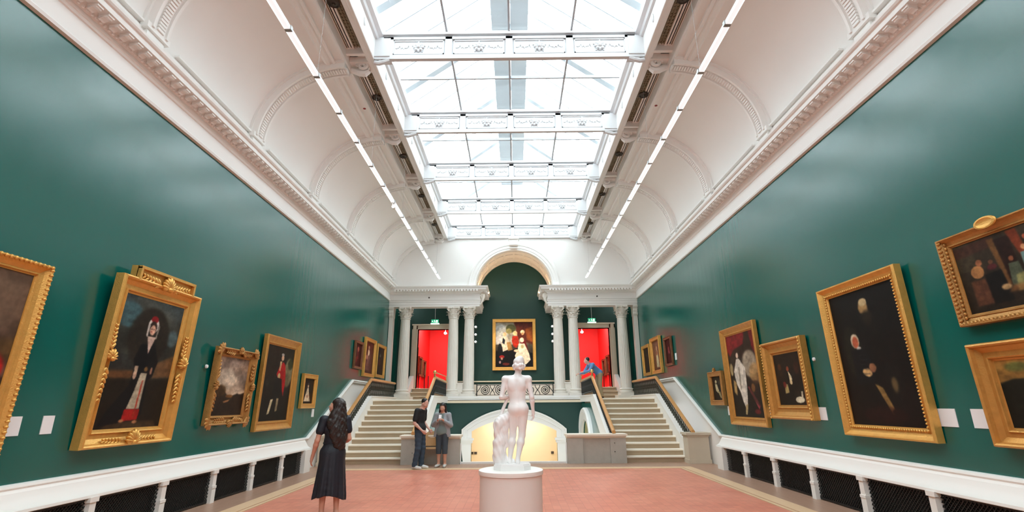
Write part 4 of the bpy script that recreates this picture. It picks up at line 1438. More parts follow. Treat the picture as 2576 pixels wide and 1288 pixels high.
while k * .055 < w - .06:
    for z in (.022, h - .022):
        m.ell((-w / 2 + .04 + k * .055, -.10, z), (.018, .026, .024), 6)
    k += 1
m.build('rope_edge', gold, t, smooth=True, ang=80)['kind'] = 'stuff'

# C: landscape in a carved frame
P = Paint(70, 84, (170, 140, 118), (216, 190, 160))
P.clouds((226, 205, 182), .7, 5, 6).clouds((150, 140, 135), .5, 4, 7).e(.3, .62, .3, .2, (240, 224, 200), soft=6, op=.6)
P.p([(0, .50), (.1, .52), (.2, .50), (.32, .42), (.45, .33), (.6, .34), (.75, .38), (.88, .37), (1, .40), (1, 0), (0, 0)], (52, 38, 28), 2).e(.2, .42, .16, .1, (92, 62, 28), soft=4, op=.8).e(.5, .33, .12, .03, (130, 90, 50), soft=2).p([(.32, .24), (.42, .26), (.55, .28), (.5, .24), (.36, .21)], (165, 120, 80), 1).clouds((40, 28, 22), .35, 6, 9)
t, fr, w, h = picture('ornate carved gilt frame holding a cloudy landscape with dark trees', P, -1, 9.2, 10.57, 1.27, 2.66, 0.17, 0.13, P_SCOOP, gold_old, 2.0)
a_mat = gold_old
corner_leaf(t, w, h, .17, -.10, .22)
for q in (-1, 1):
    shell_part((q * (w / 2 - .07), -.10, h / 2), .11, q * PI / 2, 7, .04)
    leaf_part((q * (w / 2 - .08), h / 2 + .1), (q * (w / 2 - .08), h * .82), 5, .10, -.09)
    leaf_part((q * (w / 2 - .08), h / 2 - .1), (q * (w / 2 - .08), h * .18), 5, .10, -.09)
    for z in (.075, h - .075):
        leaf_part((q * .12, z), (q * .45, z), 5, .10, -.09)
for z in (.07, h - .07):
    shell_part((0, -.10, z), .12, 0 if z > 1 else PI, 7, .04)

# D: officer in a red coat
P = Paint(70, 110, (40, 38, 30), (22, 19, 15))
P.e(.85, .66, .16, .2, (150, 140, 105), soft=6, op=.8).e(.9, .78, .1, .08, (60, 64, 40), soft=3).e(.8, .55, .1, .1, (90, 85, 60), soft=4, op=.7)
P.p([(.5, .74), (.62, .80), (.70, .76), (.76, .62), (.78, .48), (.76, .32), (.70, .40), (.64, .54), (.5, .55), (.42, .62)], (165, 26, 30), 1).e(.575, .85, .05, .04, (205, 165, 135)).e(.565, .895, .055, .02, (170, 160, 150)).p([(.5, .8), (.57, .8), (.54, .66), (.5, .68)], (190, 160, 120), 1).e(.52, .6, .05, .04, (195, 165, 120))
P.p([(.42, .58), (.64, .56), (.62, .3), (.52, .3), (.45, .3), (.34, .26), (.36, .42)], (18, 24, 24), 1).p([(.33, .28), (.42, .29), (.34, .1), (.26, .08)], (200, 185, 150), 1).p([(.54, .3), (.62, .3), (.60, .13), (.53, .12)], (150, 135, 105), 1).e(.27, .07, .05, .015, (25, 20, 16)).e(.56, .1, .05, .015, (25, 20, 16)).e(.15, .5, .06, .05, (55, 54, 48), soft=4, op=.7)
picture('gilt framed full-length portrait of a standing officer in a red coat', P, -1, 10.95, 12.72, 1.08, 3.12, 0.2, 0.10, P_PLAIN, gold_mid, 1.2)

# E: small lady in white, left wall
P = Paint(46, 60, (34, 28, 22), (24, 18, 14))
P.e(.5, .7, .07, .06, (220, 185, 150)).e(.5, .79, .06, .05, (90, 80, 70)).p([(.44, .64), (.56, .64), (.62, .45), (.8, .1), (.2, .1), (.36, .45)], (222, 200, 168), 1).e(.5, .3, .12, .06, (190, 150, 120), soft=2).p([(.6, .45), (.8, .4), (.88, .1), (.78, .1)], (110, 60, 30), 2, .6)
picture('small gilt framed portrait of a pale lady above the left dado slope', P, -1, 13.2, 14.13, 1.53, 2.40, 0.12, 0.08, P_FLAT, gold, 1)

# F: three portraits hanging over the left stairs
P = Paint(40, 50, (70, 16, 14), (60, 12, 12))
P.e(.5, .75, .13, .12, (190, 110, 90)).p([(.36, .62), (.62, .64), (.6, .35), (.4, .3)], (140, 50, 46), 2).e(.35, .3, .12, .14, (120, 40, 30), soft=3).clouds((40, 6, 8), .5)
picture('small dark red portrait, leftmost of three over the left stairs', P, -1, 17.25, 18.15, 2.80, 3.75, 0.09, 0.07, P_FLAT, gold_dark, 1)
P = Paint(46, 60, (96, 40, 32), (74, 44, 34))
P.e(.45, .82, .08, .06, (190, 140, 110)).p([(.36, .76), (.54, .76), (.66, .5), (.7, .1), (.2, .1), (.3, .5)], (120, 84, 74), 2).e(.45, .66, .1, .1, (225, 190, 160), soft=2).e(.3, .5, .14, .08, (170, 120, 100), soft=3).e(.65, .3, .12, .2, (90, 60, 56), soft=3)
picture('gilt framed lady with pale shoulders, middle of three over the left stairs', P, -1, 18.33, 19.72, 2.6, 4.0, 0.13, 0.09, P_FLAT, gold, 1)
P = Paint(46, 60, (22, 24, 20), (20, 16, 12))
P.e(.5, .72, .09, .07, (110, 105, 95)).p([(.36, .6), (.64, .6), (.7, .1), (.3, .1)], (40, 26, 20), 2).e(.4, .45, .15, .12, (90, 34, 20), soft=4)
picture('gilt framed near-black portrait beside the left pilaster over the left stairs', P, -1, 20.0, 21.3, 2.65, 3.95, 0.12, 0.08, P_FLAT, gold, 1)

# G: large dark seated gentleman
P = Paint(80, 124, (16, 15, 15), (26, 15, 14))
P.e(.52, .86, .07, .055, (170, 140, 95), soft=2).e(.53, .9, .06, .03, (190, 170, 130), soft=1).e(.55, .78, .07, .06, (92, 74, 48), soft=4, op=.9).p([(.42, .82), (.64, .82), (.7, .6), (.4, .6)], (22, 20, 18), 3, .7)
P.e(.24, .55, .14, .2, (52, 52, 38), soft=8, op=.6).e(.29, .625, .065, .055, (205, 190, 165)).e(.295, .615, .045, .045, (190, 105, 75)).e(.33, .565, .035, .015, (220, 215, 205)).p([(.2, .56), (.42, .56), (.5, .42), (.46, .3), (.2, .3)], (20, 20, 24), 2)
P.e(.38, .385, .07, .03, (196, 160, 110), rot=-15).e(.47, .415, .05, .035, (150, 105, 75)).p([(.45, .3), (.55, .27), (.66, .1), (.61, .08)], (140, 112, 66), 1).e(.72, .28, .05, .06, (110, 92, 60), soft=3, op=.8).e(.66, .1, .05, .02, (20, 12, 10)).e(.5, .08, .3, .06, (52, 20, 18), soft=5, op=.6).e(.72, .3, .12, .14, (30, 26, 24), soft=6, op=.6).e(.72, .29, .035, .05, (120, 100, 66), soft=3, op=.8)
for k in range(5):
    P.p([(.3, .52 - k * .035), (.42, .515 - k * .035), (.42, .51 - k * .035), (.3, .515 - k * .035)], (48, 46, 48), 1)
t, fr, w, h = picture('large gilt framed very dark portrait of a seated gentleman with another man behind', P, 1, 6.70, 8.52, 1.085, 3.42, 0.17, 0.12, P_PLAIN, gold, 1.2)
m = MB()
k = 0
while k * .045 < h - .24:
    for sx in (-1, 1):
        m.ell((sx * (w / 2 - .135), -.07, .14 + k * .045), (.018, .016, .016), 6)
    k += 1
k = 0
while k * .045 < w - .26:
    for z in (.135, h - .135):
        m.ell((-w / 2 + .14 + k * .045, -.07, z), (.016, .016, .018), 6)
    k += 1
m.build('bead_edge', gold, t, smooth=True, ang=80)['kind'] = 'stuff'

# H: crowded tavern scene, top right
P = Paint(110, 84, (58, 50, 38), (44, 34, 24))
P.clouds((84, 76, 58), .5, 7, 5, .6).p([(0, .96), (.45, .98), (.4, .84), (0, .8)], (74, 44, 34), 4, .8).p([(.38, .95), (.45, .95), (.52, .3), (.46, .3)], (112, 80, 46), 2).p([(.45, .92), (.60, .92), (.62, .3), (.5, .3)], (44, 24, 18), 2).p([(.58, .98), (.68, .98), (.74, .55), (.68, .5)], (128, 62, 36), 2)
P.e(.2, .56, .07, .09, (165, 120, 76)).e(.24, .68, .035, .045, (150, 100, 70)).p([(.1, .45), (.3, .45), (.34, .1), (.1, .1)], (96, 62, 44), 3).p([(.26, .5), (.44, .52), (.48, .1), (.28, .08)], (22, 18, 16), 2).e(.36, .58, .05, .04, (90, 40, 44)).e(.36, .65, .025, .03, (120, 80, 60))
for x, y, cc_ in ((.56, .62, (150, 96, 66)), (.70, .72, (200, 150, 110)), (.74, .84, (170, 90, 60)), (.86, .74, (200, 130, 100)), (.94, .8, (190, 140, 100)), (.97, .62, (180, 120, 90))):
    P.e(x, y, .025, .035, cc_)
P.p([(.52, .56), (.62, .56), (.64, .3), (.58, .18), (.5, .3)], (84, 92, 74), 1).p([(.66, .66), (.76, .66), (.78, .48), (.66, .46)], (110, 140, 138), 1).p([(.56, .4), (.66, .42), (.62, .2), (.54, .2)], (140, 138, 92), 2).p([(.80, .68), (.9, .7), (.9, .55), (.82, .52)], (205, 190, 165), 1).p([(.80, .54), (.92, .55), (.92, .42), (.8, .44)], (178, 30, 24), 1).e(.95, .6, .05, .09, (60, 80, 84), soft=2).e(.9, .35, .1, .1, (40, 26, 20), soft=3).p([(.5, .28), (1, .3), (1, .16), (.45, .2)], (140, 96, 56), 4, .7).e(.44, .28, .05, .04, (170, 140, 100), soft=2)
t, fr, w, h = picture('gilt framed crowded interior scene with a round medallion on top, far right', P, 1, 4.55, 5.97, 2.43, 3.5, 0.13, 0.10, P_PLAIN, gold_old, 2.2)
m = MB()
k = 0
while k * .05 < h - .02:
    for sx in (-1, 1):
        m.ell((sx * (w / 2 - .035), -.085, .02 + k * .05), (.03, .022, .016), 6, Matrix.Rotation(.6 * sx, 3, 'Y'))
        m.ell((sx * (w / 2 - .085), -.06, .045 + k * .05), (.018, .018, .02), 6)
    k += 1
k = 0
while k * .05 < w - .02:
    m.ell((-w / 2 + .02 + k * .05, -.085, .03), (.016, .022, .026), 6)
    k += 1
m.build('carved_ornament', gold_old, t, smooth=True, ang=80)['kind'] = 'stuff'
md = MB().lathe([(0.0, -0.118), (0.06, -0.118), (0.068, -0.124), (0.085, -0.122), (0.092, -0.11), (0.088, -0.095)], (0, 0, 0), 24, axis='y').build('medallion', gold, t, smooth=True, ang=40)
md.location = (0, 0, h - .005)
md.scale = (1.5, 1, .75)

# I: landscape with horses, lower right
P = Paint(90, 66, (170, 128, 66), (30, 24, 18))
P.clouds((196, 156, 92), .5, 5, 5, .6).e(.18, .9, .1, .07, (110, 110, 60), soft=4).p([(0, .66), (.12, .72), (.25, .72), (.45, .6), (.7, .66), (1, .6), (1, 0), (0, 0)], (28, 30, 22), 2).e(.25, .3, .05, .05, (120, 40, 32), soft=2).e(.3, .42, .03, .04, (140, 84, 60)).e(.4, .34, .05, .05, (150, 50, 30), soft=2).e(.5, .25, .07, .05, (170, 120, 70), soft=2).e(.7, .3, .1, .08, (80, 60, 40), soft=3)
picture('wide scooped gilt frame with a dusky landscape, below the crowded scene', P, 1, 4.2, 5.9, 1.11, 2.22, 0.21, 0.14, P_SCOOP, gold_mid, 2.0)

# J: lady in white satin with red curtain
P = Paint(66, 112, (58, 44, 34), (30, 24, 18))
P.p([(0, 1), (.7, 1), (.62, .86), (.3, .82), (.1, .74), (0, .8)], (130, 34, 38), 3).p([(.85, 1), (1, 1), (1, .7), (.9, .8)], (120, 30, 34), 2).e(.75, .62, .25, .16, (172, 160, 140), soft=7, op=.9).e(.9, .5, .2, .12, (176, 140, 90), soft=7, op=.8).e(.3, .66, .2, .16, (60, 48, 38), soft=6)
P.e(.35, .74, .045, .035, (215, 190, 170)).p([(.30, .70), (.40, .70), (.58, .58), (.56, .35), (.52, .2), (.46, .06), (.36, .18), (.3, .3), (.2, .4), (.16, .55)], (212, 204, 190), 1).p([(.34, .6), (.38, .6), (.36, .32), (.32, .34)], (140, 130, 112), 1, .8).p([(.1, .45), (.2, .42), (.18, .25), (.08, .3)], (180, 150, 100), 2).e(.08, .58, .06, .08, (170, 150, 110), soft=2)
P.p([(.58, .36), (.64, .36), (.92, .14), (.86, .09)], (160, 70, 78), 1).p([(.6, .42), (.95, .42), (.98, .1), (.7, .2)], (52, 34, 26), 3, .6).e(.76, .34, .06, .05, (130, 90, 50), soft=2).e(.8, .07, .1, .03, (110, 36, 36), soft=2).p([(.42, .14), (.52, .16), (.44, .03), (.38, .03)], (170, 150, 110), 1)
picture('tall gilt framed portrait of a lady in white satin under a red curtain', P, 1, 11.11, 12.97, 1.08, 3.36, 0.19, 0.10, P_PLAIN, gold_mid, .6)

# K: dark scene with a white bird
P = Paint(66, 80, (40, 30, 22), (24, 18, 14))
P.clouds((70, 44, 26), .5, 5, 6).p([(.5, .66), (.6, .56), (.62, .48), (.52, .46)], (220, 205, 170), 1).p([(.3, .42), (.42, .4), (.44, .24), (.28, .22)], (170, 150, 100), 2).e(.5, .7, .05, .05, (140, 74, 50)).e(.2, .75, .07, .07, (92, 56, 34), soft=3).e(.82, .7, .08, .12, (70, 40, 28), soft=4).e(.78, .1, .16, .06, (214, 206, 180)).p([(.84, .12), (.9, .12), (.92, .26), (.86, .26)], (205, 196, 170), 1).e(.3, .4, .06, .06, (110, 34, 28), soft=3).e(.56, .44, .05, .05, (200, 180, 140), soft=1)
t, fr, w, h = picture('deep stepped gilt frame with a dark scene and a white bird at lower right', P, 1, 9.31, 10.81, 1.275, 2.78, 0.27, 0.15, P_SCOOP, gold_mid, .8)
m = MB()
k = 0
while k * .06 < h - .02:
    for sx in (-1, 1):
        m.ell((sx * (w / 2 - .02), -.14, .02 + k * .06), (.022, .022, .022), 6)
    k += 1
m.build('bead_edge', gold, t, smooth=True, ang=80)['kind'] = 'stuff'

# L: tiny portrait, right wall
P = Paint(40, 50, (30, 34, 28), (24, 20, 16))
P.e(.36, .78, .09, .08, (205, 190, 150)).p([(.25, .7), (.46, .68), (.6, .4), (.5, .3), (.3, .4)], (190, 176, 140), 1).p([(.5, .36), (.7, .36), (.8, .1), (.66, .1)], (160, 150, 110), 2).e(.7, .75, .15, .12, (60, 64, 50), soft=4)
t, fr, w, h = picture('small gilt framed portrait with a knob on top, by the right stair slope', P, 1, 13.25, 14.17, 1.525, 2.385, 0.13, 0.09, P_FLAT, gold_old, .5)
m = MB()
shell(m, (0, -.05, h), .10, 0, 7, .04)
m.build('crest', gold_old, t, smooth=True)

# M: three over the right stairs
P = Paint(46, 56, (20, 22, 22), (14, 14, 14))
P.e(.5, .7, .1, .08, (60, 58, 52)).p([(.35, .6), (.65, .6), (.7, .1), (.3, .1)], (26, 24, 24), 2)
picture('gilt framed near-black portrait beside the right pilaster over the right stairs', P, 1, 20.05, 21.2, 2.65, 3.85, 0.12, 0.09, P_FLAT, gold, 1)
P = Paint(46, 60, (128, 96, 76), (110, 70, 44))
P.e(.52, .74, .1, .08, (190, 150, 120)).p([(.4, .66), (.64, .66), (.72, .1), (.36, .1)], (190, 176, 140), 2).e(.5, .58, .12, .08, (160, 104, 70), soft=2).e(.9, .4, .1, .3, (120, 64, 36), soft=4)
picture('gilt framed lady in a pale gown, middle of three over the right stairs', P, 1, 18.53, 19.8, 2.645, 3.985, 0.13, 0.1, P_FLAT, gold, 1)
P = Paint(40, 50, (62, 14, 16), (52, 12, 12))
P.e(.5, .62, .09, .08, (170, 96, 90)).e(.52, .48, .1, .08, (150, 80, 84), soft=2).clouds((36, 6, 8), .5)
picture('small dark red portrait, rightmost of three over the right stairs', P, 1, 17.25, 18.1, 2.82, 3.81, 0.09, 0.07, P_FLAT, gold_dark, 1)

# N: the large group portrait in the loggia
P = Paint(96, 118, (150, 140, 120), (30, 20, 16))
P.clouds((215, 210, 200), .7, 5, 8, .5).e(.15, .75, .2, .2, (180, 180, 176), soft=8).p([(.5, 1), (1, 1), (1, .5), (.62, .6)], (92, 36, 18), 5).p([(.8, .85), (1, .9), (1, .55), (.85, .6)], (140, 74, 24), 5).e(.42, .86, .14, .09, (84, 84, 50), soft=3).e(.36, .8, .08, .06, (150, 140, 90), soft=3)
P.p([(0, .36), (.35, .36), (.6, .42), (1, .3), (1, 0), (0, 0)], (20, 18, 20), 3).e(.1, .6, .12, .1, (200, 196, 196), soft=4).e(.25, .73, .05, .045, (222, 176, 140)).p([(.18, .68), (.32, .68), (.42, .42), (.2, .34), (.16, .5)], (222, 206, 186), 1).p([(.2, .66), (.26, .6), (.24, .5), (.18, .54)], (40, 44, 56), 1).p([(.3, .55), (.4, .56), (.46, .38), (.34, .36)], (170, 130, 80), 2)
P.e(.53, .75, .06, .05, (225, 196, 150)).p([(.46, .69), (.6, .69), (.64, .52), (.56, .42), (.48, .46), (.44, .58)], (182, 50, 24), 1).e(.73, .78, .06, .045, (224, 206, 170)).e(.73, .74, .04, .03, (190, 150, 110)).p([(.66, .6), (.8, .6), (.88, .36), (.7, .34)], (110, 24, 22), 3).e(.71, .6, .06, .055, (236, 206, 186)).p([(.62, .52), (.78, .52), (.90, .3), (.94, .16), (.82, .06), (.56, .1), (.52, .26), (.6, .38)], (240, 222, 200), 1).e(.72, .45, .04, .04, (190, 176, 130)).e(.56, .36, .07, .03, (236, 200, 170))
P.e(.12, .48, .04, .04, (30, 26, 30)).p([(.06, .46), (.18, .46), (.2, .1), (.05, .1)], (26, 24, 28), 2).e(.17, .23, .07, .035, (170, 36, 34)).e(.17, .19, .03, .03, (200, 150, 130)).e(.12, .11, .03, .03, (190, 150, 150)).e(.28, .07, .1, .03, (120, 50, 40), soft=3)
picture('gilt framed group portrait with a child in white, under the arch', P, 0, -1.0, 1.02, 3.08, 5.44, 0.15, 0.10, P_FLAT, gold, 0.8, loc=(0.03, YN - .01, 3.08), rz=0)

# pictures in the red galleries
for s, nm in ((-1, 'left'), (1, 'right')):
    for k, (ya, wd, z0, z1, q) in enumerate(((25.0, 1.3, 3.05, 4.45, 'nearest'), (26.7, .9, 3.05, 4.05, 'second'), (27.9, .9, 3.05, 3.95, 'third'))):
        P = Paint(24, 32, (80, 30, 24), (50, 14, 12))
        P.e(.5, .65, .16, .12, (150, 90, 70), soft=2).p([(.3, .5), (.7, .5), (.8, .05), (.2, .05)], (96, 60, 50), 2)
        picture('%s dark framed picture on the red gallery wall beyond the %s doorway' % (q, nm), P, s, ya, ya + wd, z0, z1, .1, .09, P_FLAT, gold_dark, 1, wallx=5.04)
        t = thing('barrier_post', 'slim dark post before the %s picture in the red gallery, %s doorway' % (q, nm), 'post', (s * 4.7, ya + .3, DZ0))
        MB().lathe([(0.11, 0), (0.11, 0.02), (0.02, 0.04), (0.02, 0.78), (0.03, 0.8), (0.0, 0.83)], n=10).build('pole', recess_black, t)

# wall labels (blank white cards)
def wall_card(side, y, z, w, h, lab):
    t = tag(MB().box(-0.004, 0.004, -w / 2, w / 2, -h / 2, h / 2).build('wall_label', label_white), lab, 'label')
    t.location = (side * 5.445, y, z)
for y, w, lab in ((5.77, .145, 'white label card right beside the cut off red picture at far left'), (6.18, .15, 'white label card midway between the red picture and the tall lady'), (8.38, .2, 'white label card right of the tall lady in black'),
                  (10.66, .16, 'white label card right of the cloudy landscape'), (12.85, .18, 'white label card right of the officer in red'), (14.22, .16, 'white label card below the small pale lady on the left wall')):
    wall_card(-1, y, 1.405, w, .205, lab)
for y, w, lab in ((13.2, .2, 'white label card left of the lady in white satin'), (11.0, .22, 'white label card left of the dark scene with the bird'), (9.23, .25, 'white label card between the bird scene and the seated gentleman'),
                  (6.58, .26, 'white label card right of the seated gentleman'), (6.08, .3, 'white label card tucked under the lower right landscape frame')):
    wall_card(1, y, 1.395, w, .215, lab)
for s, y, z, lab in ((-1, 18.22, 3.0, 'tiny white card right of the small red portrait over the left stairs'), (-1, 19.86, 2.95, 'tiny white card right of the tall lady over the left stairs'),
                     (1, 18.25, 2.98, 'tiny white card left of the small red portrait over the right stairs'), (1, 17.05, 3.08, 'tiny white card right of the small red portrait over the right stairs')):
    wall_card(s, y, z, .16, .22, lab)
# ------------------------------------------------------------------ figures: signed distance fields meshed with surface nets
def V3(*a):
    return np.array(a, float)
class SDF:
    def __init__(s, scale=1.0, res=0.008):
        s.pr = []
        s.sc = scale
        s.res = res
    def cap(s, a, b, ra, rb=None, k=0.03, sub=False):
        s.pr.append(('c', np.array(a, float) * s.sc, np.array(b, float) * s.sc, ra * s.sc, (ra if rb is None else rb) * s.sc, k * s.sc, sub))
        return s
    def ell(s, c, r, rot=(0, 0, 0), k=0.03, sub=False):
        M = np.array(__import__('mathutils').Euler([math.radians(x) for x in rot]).to_matrix())
        s.pr.append(('e', np.array(c, float) * s.sc, np.array(r, float) * s.sc, M, None, k * s.sc, sub))
        return s
    def field(s):
        lo = np.full(3, 1e9)
        hi = -lo
        for p in s.pr:
            if p[6]:
                continue
            if p[0] == 'c':
                R = max(p[3], p[4])
                lo = np.minimum(lo, np.minimum(p[1], p[2]) - R)
                hi = np.maximum(hi, np.maximum(p[1], p[2]) + R)
            else:
                R = p[2].max()
                lo = np.minimum(lo, p[1] - R)
                hi = np.maximum(hi, p[1] + R)
        lo -= s.res * 4
        hi += s.res * 4
        n = np.ceil((hi - lo) / s.res).astype(int) + 1
        F = np.full(n, 1.0, np.float32)
        ax = [lo[i] + np.arange(n[i]) * s.res for i in range(3)]
        for p in s.pr:
            k = p[5]
            if p[0] == 'c':
                R = max(p[3], p[4]) + 2 * k + 3 * s.res
                bl, bh = np.minimum(p[1], p[2]) - R, np.maximum(p[1], p[2]) + R
            else:
                R = p[2].max() + 2 * k + 3 * s.res
                bl, bh = p[1] - R, p[1] + R
            i0 = np.clip(np.floor((bl - lo) / s.res).astype(int), 0, n - 1)
            i1 = np.clip(np.ceil((bh - lo) / s.res).astype(int) + 1, 1, n)
            sl = tuple(slice(a, b) for a, b in zip(i0, i1))
            X, Y, Z = np.meshgrid(ax[0][sl[0]], ax[1][sl[1]], ax[2][sl[2]], indexing='ij')
            q = np.stack([X, Y, Z], -1)
            if p[0] == 'c':
                ba = p[2] - p[1]
                L = ba.dot(ba) + 1e-12
                t = np.clip(((q - p[1]) @ ba) / L, 0, 1)
                d = np.linalg.norm(q - p[1] - t[..., None] * ba, axis=-1) - (p[3] + (p[4] - p[3]) * t)
            else:
                l = (q - p[1]) @ p[3]
                a = np.linalg.norm(l / p[2], axis=-1)
                b = np.linalg.norm(l / (p[2] ** 2), axis=-1) + 1e-9
                d = a * (a - 1) / b
            f = F[sl]
            if p[6]:
                h = np.clip(0.5 - 0.5 * (f + d) / k, 0, 1)
                F[sl] = f + (-d - f) * h + k * h * (1 - h)
            else:
                h = np.clip(0.5 + 0.5 * (f - d) / k, 0, 1)
                F[sl] = f * (1 - h) + d * h - k * h * (1 - h)
        return F, lo
    def build(s, name, m, parent=None, cut=None, disp=None):
        F, lo = s.field()
        if cut is not None or disp is not None:
            n = F.shape
            G = np.meshgrid(*[lo[i] + np.arange(n[i]) * s.res for i in range(3)], indexing='ij')
            if disp is not None:
                F = F + disp(*[g / s.sc for g in G]).astype(np.float32) * s.sc
            if cut is not None:
                F = np.maximum(F, (cut(*[g / s.sc for g in G]) * s.sc).astype(np.float32))
        me = surface_net(F, lo, s.res, name)
        me.materials.append(m)
        o = bpy.data.objects.new(name, me)
        COL.objects.link(o)
        if parent is not None:
            o.parent = parent
        return o
def surface_net(F, lo, res, name):
    n = F.shape
    ins = F < 0
    c = [(0, 0, 0), (1, 0, 0), (0, 1, 0), (1, 1, 0), (0, 0, 1), (1, 0, 1), (0, 1, 1), (1, 1, 1)]
    cnt = np.zeros([k - 1 for k in n], np.int8)
    for d in c:
        cnt += ins[d[0]:n[0] - 1 + d[0], d[1]:n[1] - 1 + d[1], d[2]:n[2] - 1 + d[2]]
    act = (cnt > 0) & (cnt < 8)
    I = np.argwhere(act)
    vid = np.full(act.shape, -1, np.int64)
    vid[act] = np.arange(len(I))
    acc = np.zeros((len(I), 3))
    w = np.zeros(len(I))
    vals = [F[I[:, 0] + d[0], I[:, 1] + d[1], I[:, 2] + d[2]] for d in c]
    for a in range(8):
        for b in range(a + 1, 8):
            da = np.array(c[b]) - np.array(c[a])
            if np.abs(da).sum() != 1:
                continue
            va, vb = vals[a], vals[b]
            x = (va < 0) != (vb < 0)
            t = np.where(x, va / np.where(x, va - vb, 1), 0)
            acc[x] += (np.array(c[a]) + t[:, None] * da)[x]
            w[x] += 1
    P = (I + acc / w[:, None]) * res + lo
    quads = []
    for axis in range(3):
        u, v = [(1, 2), (2, 0), (0, 1)][axis]
        sl0 = [slice(None)] * 3
        sl1 = [slice(None)] * 3
        sl0[axis] = slice(0, n[axis] - 1)
        sl1[axis] = slice(1, n[axis])
        a, b = ins[tuple(sl0)], ins[tuple(sl1)]
        E = np.argwhere(a != b)
        ok = (E[:, u] > 0) & (E[:, v] > 0) & (E[:, u] < n[u] - 1) & (E[:, v] < n[v] - 1)
        E = E[ok]
        eu = np.zeros(3, int)
        ev = np.zeros(3, int)
        eu[u] = 1
        ev[v] = 1
        q = [vid[tuple((E - eu - ev).T)], vid[tuple((E - ev).T)], vid[tuple(E.T)], vid[tuple((E - eu).T)]]
        q = np.stack(q, -1)
        fl = ~a[tuple(E.T)]
        q[fl] = q[fl][:, ::-1]
        quads.append(q)
    Q = np.concatenate(quads)
    # light smoothing keeps the forms soft
    nb = np.zeros_like(P)
    ct = np.zeros(len(P))
    for k in range(4):
        np.add.at(nb, Q[:, k], P[Q[:, (k + 1) % 4]])
        np.add.at(nb, Q[:, k], P[Q[:, (k + 3) % 4]])
        np.add.at(ct, Q[:, k], 2)
    P = P * 0.5 + nb / np.maximum(ct, 1)[:, None] * 0.5
    me = bpy.data.meshes.new(name)
    me.vertices.add(len(P))
    me.vertices.foreach_set('co', P.ravel())
    me.loops.add(Q.size)
    me.loops.foreach_set('vertex_index', Q.ravel())
    me.polygons.add(len(Q))
    me.polygons.foreach_set('loop_start', np.arange(0, Q.size, 4))
    me.polygons.foreach_set('loop_total', np.full(len(Q), 4))
    me.update()
    me.validate()
    me.shade_smooth()
    return me

skin = mat('skin', (0.62, 0.33, 0.23), 0.5)
skin_pale = mat('skin_fair', (0.68, 0.40, 0.31), 0.5)
hair_dark = mat('dark_brown_hair', (0.018, 0.010, 0.008), 0.4, bump=0.5, bscale=50)
hair_black = mat('black_hair', (0.010, 0.008, 0.008), 0.45)
navy = mat('navy_dress', (0.007, 0.010, 0.018), 0.6, bump=0.15, bscale=25)
black_cloth = mat('black_cotton', (0.010, 0.011, 0.013), 0.75)
denim = mat('blue_denim', (0.035, 0.065, 0.10), 0.8, var=0.3, vscale=12)
denim_dark = mat('dark_capri_denim', (0.05, 0.07, 0.09), 0.8, var=0.2, vscale=12)
grey_knit = mat('grey_cardigan', (0.33, 0.35, 0.37), 0.85, var=0.15, vscale=14)
sage = mat('grey_green_top', (0.20, 0.26, 0.25), 0.85)
blue_shirt = mat('blue_shirt', (0.13, 0.27, 0.52), 0.8, var=0.1)
khaki = mat('khaki_trousers', (0.40, 0.30, 0.18), 0.8)
shoe_white = mat('white_shoe', (0.68, 0.67, 0.64), 0.5)
shoe_dark = mat('dark_shoe', (0.03, 0.03, 0.035), 0.5)
eye_white = mat('eye', (0.75, 0.72, 0.70), 0.2)
iris_dark = mat('iris', (0.03, 0.02, 0.015), 0.2)
lip = mat('lips', (0.48, 0.16, 0.13), 0.5)

def hand(s, wrist, elbow, palm_dir, curl=0.5, sc=1.0, k=0.012, thumb_side=1):
    """palm, five separate bent fingers; palm_dir = direction the palm faces"""
    w, e = np.array(wrist, float), np.array(elbow, float)
    d = (w - e) / np.linalg.norm(w - e)
    n = np.array(palm_dir, float)
    n = n - d * n.dot(d)
    n /= np.linalg.norm(n)
    t = np.cross(d, n) * thumb_side
    s.cap(w - d * .01, w + d * .03 * sc, .024 * sc, .026 * sc, k=.015)
    for q, (off, L) in enumerate(((.030, .070), (.011, .080), (-.009, .076), (-.028, .060))):
        a = w + d * .035 * sc + t * off * .6 * sc
        b = w + d * .088 * sc + t * off * sc
        s.cap(a, b, .016 * sc, .0125 * sc, k=.014)
        c1 = b + (d * math.cos(curl) + n * math.sin(curl)) * L * .5 * sc
        c2 = c1 + (d * math.cos(curl * 2.1) + n * math.sin(curl * 2.1)) * L * .32 * sc
        c3 = c2 + (d * math.cos(curl * 3) + n * math.sin(curl * 3)) * L * .25 * sc
        s.cap(b, c1, .0105 * sc, .009 * sc, k=.004)
        s.cap(c1, c2, .009 * sc, .0082 * sc, k=.004)
        s.cap(c2, c3, .0082 * sc, .0070 * sc, k=.004)
    a = w + d * .025 * sc + t * .024 * sc
    b = w + d * .058 * sc + t * .050 * sc + n * .012 * sc
    c1 = b + (d * .8 + t * .25 + n * .45) * .032 * sc
    c2 = c1 + (d * .85 + n * .5) * .022 * sc
    s.cap(a, b, .016 * sc, .012 * sc, k=.01)
    s.cap(b, c1, .0115 * sc, .0095 * sc, k=.005)
    s.cap(c1, c2, .0095 * sc, .0075 * sc, k=.005)

